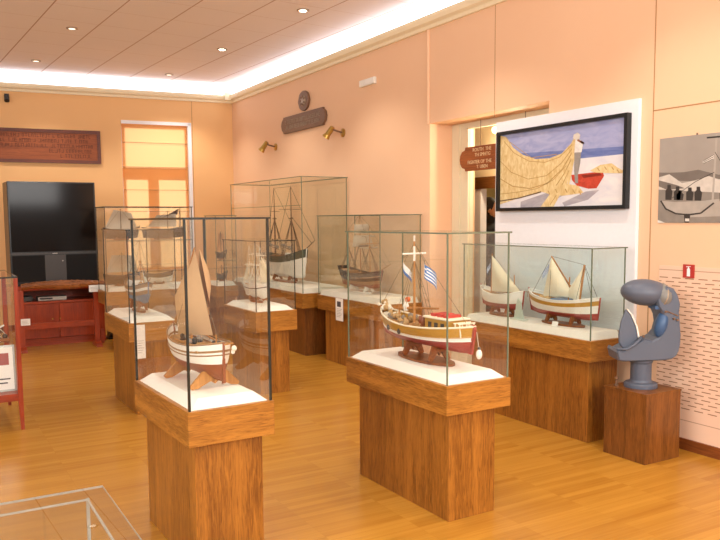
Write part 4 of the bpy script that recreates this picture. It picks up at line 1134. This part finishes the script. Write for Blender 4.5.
# ------------------------------------------------------------------ person in the annex
def person():
    r = empty('person', (5.55, 6.62, 0), 0, 'person with dark hair in dark clothes standing in the room beyond the doorway', 'person')
    me = bpy.data.meshes.new('body'); bm = bmesh.new()
    J = {}
    def v(n, co): J[n] = bm.verts.new(co)
    # faces +Y-ish rotated later ; local forward = -y
    v('pel', (0, 0, .97)); v('bel', (0, -.01, 1.10)); v('che', (0, 0, 1.30)); v('sho', (0, .01, 1.43)); v('nk', (0, .0, 1.50)); v('hd0', (0, -.012, 1.58)); v('hd1', (0, -.01, 1.665)); v('hd2', (0, 0, 1.74))
    for s, n in ((-1, 'l'), (1, 'r')):
        v(n+'hip', (s*.09, 0, .92)); v(n+'kn', (s*.10, -.015, .50)); v(n+'an', (s*.10, .02, .09)); v(n+'to', (s*.11, -.15, .035))
        v(n+'sh', (s*.175, .01, 1.41)); v(n+'el', (s*.235, .02, 1.12)); v(n+'wr', (s*.235, -.08, .88)); v(n+'ha', (s*.23, -.11, .80))
    E = [('pel', 'bel'), ('bel', 'che'), ('che', 'sho'), ('sho', 'nk'), ('nk', 'hd0'), ('hd0', 'hd1'), ('hd1', 'hd2')]
    for n in 'lr': E += [('pel', n+'hip'), (n+'hip', n+'kn'), (n+'kn', n+'an'), (n+'an', n+'to'), ('sho', n+'sh'), (n+'sh', n+'el'), (n+'el', n+'wr'), (n+'wr', n+'ha')]
    for n in 'lr':
        hx, hy, hz = J[n+'ha'].co; s = -1 if n == 'l' else 1
        for k, (dx, dl) in enumerate(((-.03, .075), (-.01, .085), (.01, .08), (.03, .065))):
            v(n+'f%da' % k, (hx+dx*.4, hy+dx*.9, hz-.045)); v(n+'f%db' % k, (hx+dx*.4-s*.008, hy+dx*.9-.005, hz-.045-dl))
            E += [(n+'ha', n+'f%da' % k), (n+'f%da' % k, n+'f%db' % k)]
        v(n+'th', (hx-s*.01, hy-.06, hz-.045)); E.append((n+'ha', n+'th'))
    for a, b in E: bm.edges.new((J[a], J[b]))
    bm.verts.index_update(); idx = {k: x.index for k, x in J.items()}
    bm.to_mesh(me); bm.free()
    me.materials.append(M['coat'])
    o = bpy.data.objects.new('body', me); COL.objects.link(o); o.parent = r
    sk = o.modifiers.new('skin', 'SKIN'); sk.use_smooth_shade = True
    R = {'pel': (.16, .11), 'bel': (.15, .105), 'che': (.165, .115), 'sho': (.12, .09), 'nk': (.055, .055), 'hd0': (.06, .075), 'hd1': (.075, .092), 'hd2': (.055, .07)}
    for n in 'lr':
        R.update({n+'hip': (.09, .095), n+'kn': (.06, .06), n+'an': (.045, .045), n+'to': (.04, .03), n+'sh': (.065, .065), n+'el': (.045, .045), n+'wr': (.03, .03), n+'ha': (.026, .036), n+'th': (.009, .009)})
        for k in range(4): R[n+'f%da' % k] = (.009, .009); R[n+'f%db' % k] = (.0075, .0075)
    for n, rad in R.items(): me.skin_vertices[0].data[idx[n]].radius = rad
    for x in me.skin_vertices[0].data: x.use_root = False
    me.skin_vertices[0].data[idx['pel']].use_root = True
    sb = o.modifiers.new('sub', 'SUBSURF'); sb.levels = 1; sb.render_levels = 2
    # face and hands in skin colour, hair and facial features
    mb = MB().ball((0, -.028, 1.645), (.069, .082, .108), 'skin', 16, 12).ball((0, -.108, 1.635), (.013, .018, .02), 'skin', 8, 6)
    for s in (-1, 1): mb.ball((s*.073, -.01, 1.64), (.01, .02, .03), 'skin', 8, 6)
    mb.build('face', r, smooth=True)
    mb = MB()
    for s in (-1, 1): mb.ball((s*.027, -.102, 1.662), (.013, .008, .007), 'paper', 8, 6).ball((s*.027, -.109, 1.662), .0055, 'hair', 8, 6)
    mb.build('eyes', r)
    MB().ball((0, -.102, 1.592), (.024, .008, .006), 'red', 10, 6).build('mouth', r)
    mb = MB().ball((0, .022, 1.68), (.09, .098, .112), 'hair', 16, 12).ball((0, .05, 1.60), (.078, .06, .10), 'hair', 14, 10)
    mb.build('hair', r, smooth=True)
    r.rotation_euler = (0, 0, math.radians(95))
    return r
pr = person(); pr.rotation_euler = (0, 0, math.radians(28))

# ------------------------------------------------------------------ television corner
def tv():
    r = empty('television', (1.525, 10.22, .765), 0, 'big black rear projection television on the red cabinet at back left', 'television')
    w = .515
    MB().box((-w, 0, .02), (w, .5, 1.285), 'black').build('housing', r, bevel=.008)
    MB().box((-w+.02, -.006, .42), (w-.02, .0, 1.27), 'black_gloss').build('screen', r)
    MB().box((-w+.0, -.012, .385), (w, .0, .405), 'dark_grey').build('trim_strip', r)
    for x0, x1 in ((-w+.02, -.12), (.13, w-.02)): MB().box((x0, -.006, .05), (x1, 0, .375), plain('speaker cloth', '#0c0a0a', .9)).build('speaker_grille', r)
    MB().box((-.12, -.005, .05), (.13, 0, .375), 'dark_grey').build('control_panel', r)
    MB().box((-.03, -.014, .39), (.03, -.011, .40), 'silver').build('badge', r)
    MB().tube((.09, -.004, .30), (.09, -.008, .30), .008, 'silver', n=10).build('button', r)
    MB().box((-w+.04, .02, 0), (w-.04, .48, .02), 'black').build('foot', r)
tv()
def tv_cabinet():
    r = empty('television_cabinet', (1.55, 10.52, 0), 0, 'low polished red wood cabinet with two doors under the television', 'cabinet')
    x0, x1 = -.56, .56
    y0 = -.28
    mb = MB().box((x0, y0, .0), (x0+.03, .22, .70), 'red_wood_v').box((x1-.03, y0, .0), (x1, .22, .70), 'red_wood_v').box((x0, y0+.01, .06), (x1, .22, .09), 'red_wood').box((x0, y0, .53), (x1, .22, .56), 'red_wood').box((x0, .20, .06), (x1, .22, .7), 'red_wood')
    mb.box((x0, y0+.02, 0), (x1, y0+.04, .06), 'red_wood'); mb.build('carcass', r, bevel=.002)
    MB().box((x0-.04, y0-.03, .70), (x1+.06, .24, .762), 'red_wood').build('top', r, bevel=.004)
    for s in (-1, 1):
        d = MB().box((min(s*.003, s*.53), y0, .095), (max(s*.003, s*.53), y0+.018, .525), 'red_wood_v').build('door', r, bevel=.002)
        MB().ball((s*.045-.04, y0-.014, .335), .011, 'brass', 10, 8).tube((s*.045-.04, y0-.012, .335), (s*.045-.04, y0, .335), .005, 'brass').build('knob', d)
tv_cabinet()
r = empty('video_player', (1.48, 10.26, .561), 0, 'slim silver video player on the open shelf of the red cabinet', 'video player')
MB().box((-.17, 0, .004), (.17, .2, .052), 'silver').build('case', r, bevel=.003)
MB().box((-.15, -.003, .02), (.0, 0, .04), 'black').build('display', r)
for x in (-.14, .14): MB().tube((x, .1, 0), (x, .1, .006), .012, 'black').build('foot', r)
r = empty('media_box', (1.17, 10.26, .561), 0, 'small black box beside the silver video player on the cabinet shelf', 'electronics')
MB().box((-.08, 0, .004), (.08, .18, .066), 'black').build('case', r, bevel=.003)
MB().box((-.06, -.002, .02), (.06, 0, .045), 'dark_grey').build('front', r)
r = empty('floor_speaker', (2.235, 10.32, 0), 0, 'slim black floor speaker at the right end of the red cabinet', 'speaker')
MB().box((-.055, 0, .02), (.055, .2, .60), 'black').build('housing', r, bevel=.004)
MB().box((-.048, -.006, .06), (.048, 0, .58), 'dark_grey').build('grille', r)
MB().box((-.075, -.02, 0), (.075, .22, .02), 'black').build('foot', r)

# carved beam on its red stand
def beam():
    r = empty('beam_stand', (1.52, 9.9, 0), 0, 'red wooden stand with two posts and rail in front of the red cabinet', 'stand')
    for x in (-.45, .415):
        MB().box((x-.03, -.025, .03), (x+.03, .025, .735), 'red_wood_v').build('post', r, bevel=.003)
        MB().prism([(-.15, 0), (.15, 0), (.14, .03), (.04, .06), (-.04, .06), (-.14, .03)], x-.035, x+.035, 'red_wood', lambda a, b, d: (d, a, b)).build('foot', r, bevel=.003)
    MB().box((-.42, -.012, .26), (.385, .012, .33), 'red_wood').build('rail', r, bevel=.002)
    MB().box((.46, -.0, .02), (.50, .02, .2), 'red_wood').build('bracket', r)
    b = tag(None or MB().v and None or carved(), 'long carved brown wooden timber lying along the red stand', 'carving')
def carved():
    mb = MB(); N = 40; K = 10; rnd = random.Random(5)
    vs = []
    for i in range(N+1):
        u = i/N; x = -.44+u*1.0
        top = .045+.055*math.sin(PI*min(max(u*.92+.04, 0), 1))**.5 - .012*u
        bot = -.01+.012*math.sin(u*9)
        zc = (top+bot)/2; hh = max((top-bot)/2, .02); ww = .05
        for k in range(K):
            a = 2*PI*k/K; j = 1+.10*rnd.uniform(-1, 1)
            vs.append((x, ww*math.cos(a)*j, zc+hh*math.sin(a)*j))
    fs = [(i*K+k, i*K+(k+1) % K, (i+1)*K+(k+1) % K, (i+1)*K+k) for i in range(N) for k in range(K)] + [tuple(range(K-1, -1, -1)), tuple(N*K+k for k in range(K))]
    mb.add(vs, fs, 'carved'); o = mb.build('carved_timber', None, smooth=False)
    o.location = (1.52, 9.9, .748); return o
beam()
def label_card(loc, w, h, label):
    r = empty('label_card', loc, 0, label, 'card')
    MB().prism([(-w/2, 0), (w/2, 0), (w/2, h), (-w/2, h)], 0, .003, 'paper', lambda a, b, d: (a, -d, b)).build('card', r)
    mb = MB()
    for k in range(3): mb.prism([(-w*.4, h*(.25+.2*k)), (w*(.35-.08*k), h*(.25+.2*k)), (w*(.35-.08*k), h*(.25+.2*k)+.004), (-w*.4, h*(.25+.2*k)+.004)], .0032, .0036, 'silver', lambda a, b, d: (a, -d, b))
    mb.build('print', r)
label_card((1.93, 9.845, .682), .165, .085, 'white label card at the right end of the carved timber')
label_card((1.108, 9.868, .318), .105, .08, 'white label card on the low rail of the red stand')

# ------------------------------------------------------------------ left edge: wooden table vitrine
def vitrine():
    r = empty('table_vitrine', (0, 6.10, 0), 0, 'red wood vitrine with glass sides and tapering legs at the left edge', 'vitrine')
    x0, x1, y0, y1 = -.55, .648, .03, .95
    for x in (x0, x1):
        for y in (y0, y1):
            mb = MB()
            vs = []
            for z, s in ((0, .012), (.27, .018), (1.14, .014)):
                sx = -1 if x > 0 else 1; sy = 1 if y < .5 else -1
                vs += [(x, y, z), (x+sx*2*s, y, z), (x+sx*2*s, y+sy*2*s, z), (x, y+sy*2*s, z)]
            mb.add(vs, [(0, 1, 2, 3), (8, 9, 10, 11)]+[(k*4+i, k*4+(i+1) % 4, (k+1)*4+(i+1) % 4, (k+1)*4+i) for k in range(2) for i in range(4)], 'red_wood_v')
            mb.build('leg', r)
    MB().box((x0+.01, y0+.01, .22), (x1-.01, y1-.01, .275), 'red_wood').build('tray', r, bevel=.003)
    MB().box((x0+.045, y0+.34, .62), (x1-.045, y1-.045, .626), 'glass').build('glass_shelf', r)
    for a, b in (((x0+.05, y0+.012), (x1-.05, y0+.012)), ((x0+.05, y1-.012), (x1-.05, y1-.012)), ((x0+.012, y0+.05), (x0+.012, y1-.05)), ((x1-.012, y0+.05), (x1-.012, y1-.05))):
        MB().add([(a[0], a[1], .28), (b[0], b[1], .28), (b[0], b[1], 1.14), (a[0], a[1], 1.14)], [(0, 1, 2, 3)], 'glass').build('glass_pane', r)
    mb = MB().add([(x0, y0, 1.152), (x1, y0, 1.152), (x1, y1, 1.152), (x0, y1, 1.152)], [(0, 1, 2, 3)], 'glass')
    vs = [(x0,y0,1.141),(x1,y0,1.141),(x1,y1,1.141),(x0,y1,1.141),(x0,y0,1.153),(x1,y0,1.153),(x1,y1,1.153),(x0,y1,1.153)]
    mb.add(vs, [(0,1,5,4),(1,2,6,5),(2,3,7,6),(3,0,4,7)], 'edge_dark'); mb.build('glass_lid', r)
vitrine()
r = empty('framed_document', (.52, 6.26, .277), 0, 'white framed document standing on the tray of the red vitrine', 'document')
rotd = Matrix.Rotation(math.radians(-8), 3, 'X')
MB().box((-.16, -.008, 0), (.10, .008, .35), 'silver', rotd, (0, 0, 0)).build('frame', r)
MB().box((-.145, -.0105, .015), (.085, -.0085, .335), 'paper', rotd, (0, 0, 0)).build('sheet', r)
MB().box((-.06, -.0115, .20), (.055, -.0107, .29), 'hull_red', rotd, (0, 0, 0)).box((-.11, -.0115, .09), (.06, -.0107, .10), 'ink', rotd, (0, 0, 0)).box((-.11, -.0115, .06), (.04, -.0107, .07), 'ink', rotd, (0, 0, 0)).build('print', r)
MB().box((-.10, .01, .0), (.04, .09, .01), 'silver').build('foot', r)
def rig_model():
    r = empty('rigging_model', (.36, 6.55, .627), 0, 'model spar with rope shrouds on the glass shelf of the red vitrine', 'model')
    MB().box((-.25, -.06, 0), (.25, .06, .02), 'cradle').build('board', r, bevel=.003)
    MB().tube((-.1, 0, .02), (-.1, 0, .46), .010, 'mast', .006).build('mast', r)
    MB().tube((.0, 0, .02), (.22, 0, .12), .010, 'hull_white', .007).tube((.05, .02, .02), (.16, .02, .16), .009, 'hull_dark', .007).build('spar', r)
    segs = [((-.1, 0, .45-.05*k), (.22-.03*k, (-1)**k*.05, .02)) for k in range(6)] + [((-.1, 0, .42), (-.24, .05*s, .02)) for s in (-1, 0, 1)]
    lines(r, segs, .0025, 'rope_dark')
    lines(r, [((-.1, .01, .44-.06*k), (.24-.05*k, (-1)**k*.04, .03)) for k in range(5)], .003, 'rope_pale')
    for x in (.1, .17, .22): MB().lathe([(.012, 0), (.02, .012), (.02, .02), (.012, .032)], 'hull_dark', (x, -.02, .02), 10).build('pulley_block', r)
rig_model()
r = empty('net_sample', (.52, 6.42, .277), 0, 'heap of dark netting lying on the vitrine tray behind the document', 'net')
mb = MB(); rnd = random.Random(2)
for k in range(40): mb.ball((rnd.uniform(-.30, .06), rnd.uniform(-.05, .12), .022+rnd.uniform(0, .03)), rnd.uniform(.012, .022), 'grey_net' if k % 3 else 'hull_green', 7, 5)
mb.build('heap', r)

# ------------------------------------------------------------------ bottom left: glass topped case
def low_case():
    r = empty('glass_table_case', (0, 0, 0), 0, 'frameless glass box case with overhanging glass top at bottom left', 'display case')
    x1, y1 = .401, 2.06; x0, y0 = -.62, 1.10; z = .85; o = .048
    zb = .30
    MB().box((x0+.10, y0+.10, 0), (x1-.10, y1-.10, .24), 'oak_v').build('pedestal', r)
    MB().box((x0+.03, y0+.03, .24), (x1-.03, y1-.03, .30), 'floor').build('base_board', r, bevel=.002)
    A, B, C, D = (x0+o, y0+o), (x1-o, y0+o), (x1-o, y1-o), (x0+o, y1-o)
    for p, q, st in ((A, B, (A, B)), (B, C, ()), (C, D, (C, D)), (D, A, ())):
        mb = MB().add([(p[0], p[1], zb), (q[0], q[1], zb), (q[0], q[1], z-.012), (p[0], p[1], z-.012)], [(0, 1, 2, 3)], 'glass_low')
        t = Vector((q[0]-p[0], q[1]-p[1], 0)).normalized()*.0
        mb.box((min(p[0], q[0])-.003, min(p[1], q[1])-.003, z-.017), (max(p[0], q[0])+.002, max(p[1], q[1])+.002, z-.0125), 'edge_blue')
        for s in st: mb.box((s[0]-.004, s[1]-.004, zb), (s[0]+.004, s[1]+.004, z-.012), 'edge_blue')
        mb.build('glass_pane', r)
    mb = MB().add([(x0, y0, z), (x1, y0, z), (x1, y1, z), (x0, y1, z)], [(0, 1, 2, 3)], 'glass_low')
    vs = [(x0,y0,z-.006),(x1,y0,z-.006),(x1,y1,z-.006),(x0,y1,z-.006),(x0,y0,z),(x1,y0,z),(x1,y1,z),(x0,y1,z)]
    mb.add(vs, [(0,1,5,4),(1,2,6,5),(2,3,7,6),(3,0,4,7)], 'edge_blue'); mb.build('glass_lid', r)
low_case()

# ------------------------------------------------------------------ ceiling downlights
def downlight(x, y, lit, label):
    r = empty('downlight', (x, y, ZC), 0, label, 'downlight', 'recessed ceiling downlights')
    MB().lathe([(.062, -.0005), (.062, -.008), (.045, -.010), (.042, -.004)], 'bronze_light', (0, 0, 0), 20).build('ring', r)
    MB().lathe([(.001, -.0115), (.036, -.011), (.036, -.0105)], 'lamp_on' if lit else 'lamp_dim', (0, 0, 0), 16).build('bulb', r)
M['lamp_dim'] = emit('dim lamp', '#ffe9cc', 2.2)
def zscale(x, y, z0=3.484):
    k = (ZC-H)/(z0-H); return x*k, y*k
for x, y, lit, lb in ((1.484, 8.232, 0, 'recessed downlight over the area left of centre, second from the back wall'), (1.386, 10.06, 0, 'recessed downlight nearest the back wall above the television'),
                      (3.037, 10.231, 0, 'small glowing downlight near the window corner of the ceiling'), (3.128, 8.422, 1, 'bright downlight midway along the right row'), (3.223, 6.535, 1, 'bright downlight nearest the camera in the right row')):
    X_, Y_ = zscale(x, y); downlight(X_, min(Y_, 11.0), lit, lb)

# ------------------------------------------------------------------ lights
def lamp(kind, name, loc, energy, col=(1, 1, 1), size=.1, rot=None, spot=None, shape=None, sy=None):
    L = bpy.data.lights.new(name, kind); L.energy = energy; L.color = col
    if kind == 'AREA':
        L.size = size
        if sy: L.shape = 'RECTANGLE'; L.size_y = sy
    elif kind == 'SUN': L.angle = size
    else: L.shadow_soft_size = size
    if kind == 'SPOT': L.spot_size = spot; L.spot_blend = .6
    o = bpy.data.objects.new(name, L); COL.objects.link(o); o.location = loc
    if rot is not None: o.rotation_euler = rot
    return o
def aim(o, d): o.rotation_euler = Vector(d).to_track_quat('-Z', 'Y').to_euler()
warm = (1, .93, .83)
for x in (1.6, 3.4):
    for y in (1.2, 3.2, 5.2, 7.0, 9.0, 10.9):
        lamp('SPOT', 'downlight_beam', (x, y, ZC-.03), 74, warm, .06, (0, 0, 0), math.radians(110))
# fill lamps added behind and left of the camera, no windows modelled there
o = lamp('AREA', 'left_fill', (-3.4, 1.0, 2.75), 200, (1, .97, .93), 3.5, None, sy=1.4); aim(o, (1, .35, -.15))
o = lamp('AREA', 'rear_fill', (1.5, -3.0, 2.75), 300, (1, .97, .94), 4.5, None, sy=1.4); aim(o, (.15, 1, -.12))
o = lamp('SUN', 'sun', (3, 16, 6), 5.0, (1, .95, .88), math.radians(5)); aim(o, (.02, -1, -.10))
lamp('POINT', 'door_lamp_glow', (4.95, 5.5, 2.25), 26, (1, .88, .62), .05)
lamp('POINT', 'annex_glow', (6.6, 6.6, 2.4), 45, (1, .88, .62), .2)

w = bpy.data.worlds.new('sky'); SC.world = w; w.use_nodes = True
bg = w.node_tree.nodes['Background']; bg.inputs[0].default_value = (1, .965, .92, 1); bg.inputs[1].default_value = .8

# ------------------------------------------------------------------ camera
F_ = 763.71
cam = bpy.data.cameras.new('camera'); co = bpy.data.objects.new('camera', cam); COL.objects.link(co)
cam.sensor_fit = 'HORIZONTAL'; cam.sensor_width = 36; cam.lens = F_*36/720; cam.shift_y = 20.41/720
R = Vector((.86355870, -.50418681, -.00787592)); U = Vector((.05326324, .07567395, .99570903)); Fw = Vector((.50142736, .8602727, -.09220352))
m = Matrix.Identity(4)
for i in range(3): m[i][0] = R[i]; m[i][1] = U[i]; m[i][2] = -Fw[i]
m.translation = Vector((0, 0, H)); co.matrix_world = m
cam.clip_start = .05; cam.clip_end = 100
SC.camera = co
SC.view_settings.view_transform = 'Standard'
SC.view_settings.exposure = -.13
SC.cycles.transparent_max_bounces = 64
SC.cycles.max_bounces = 8
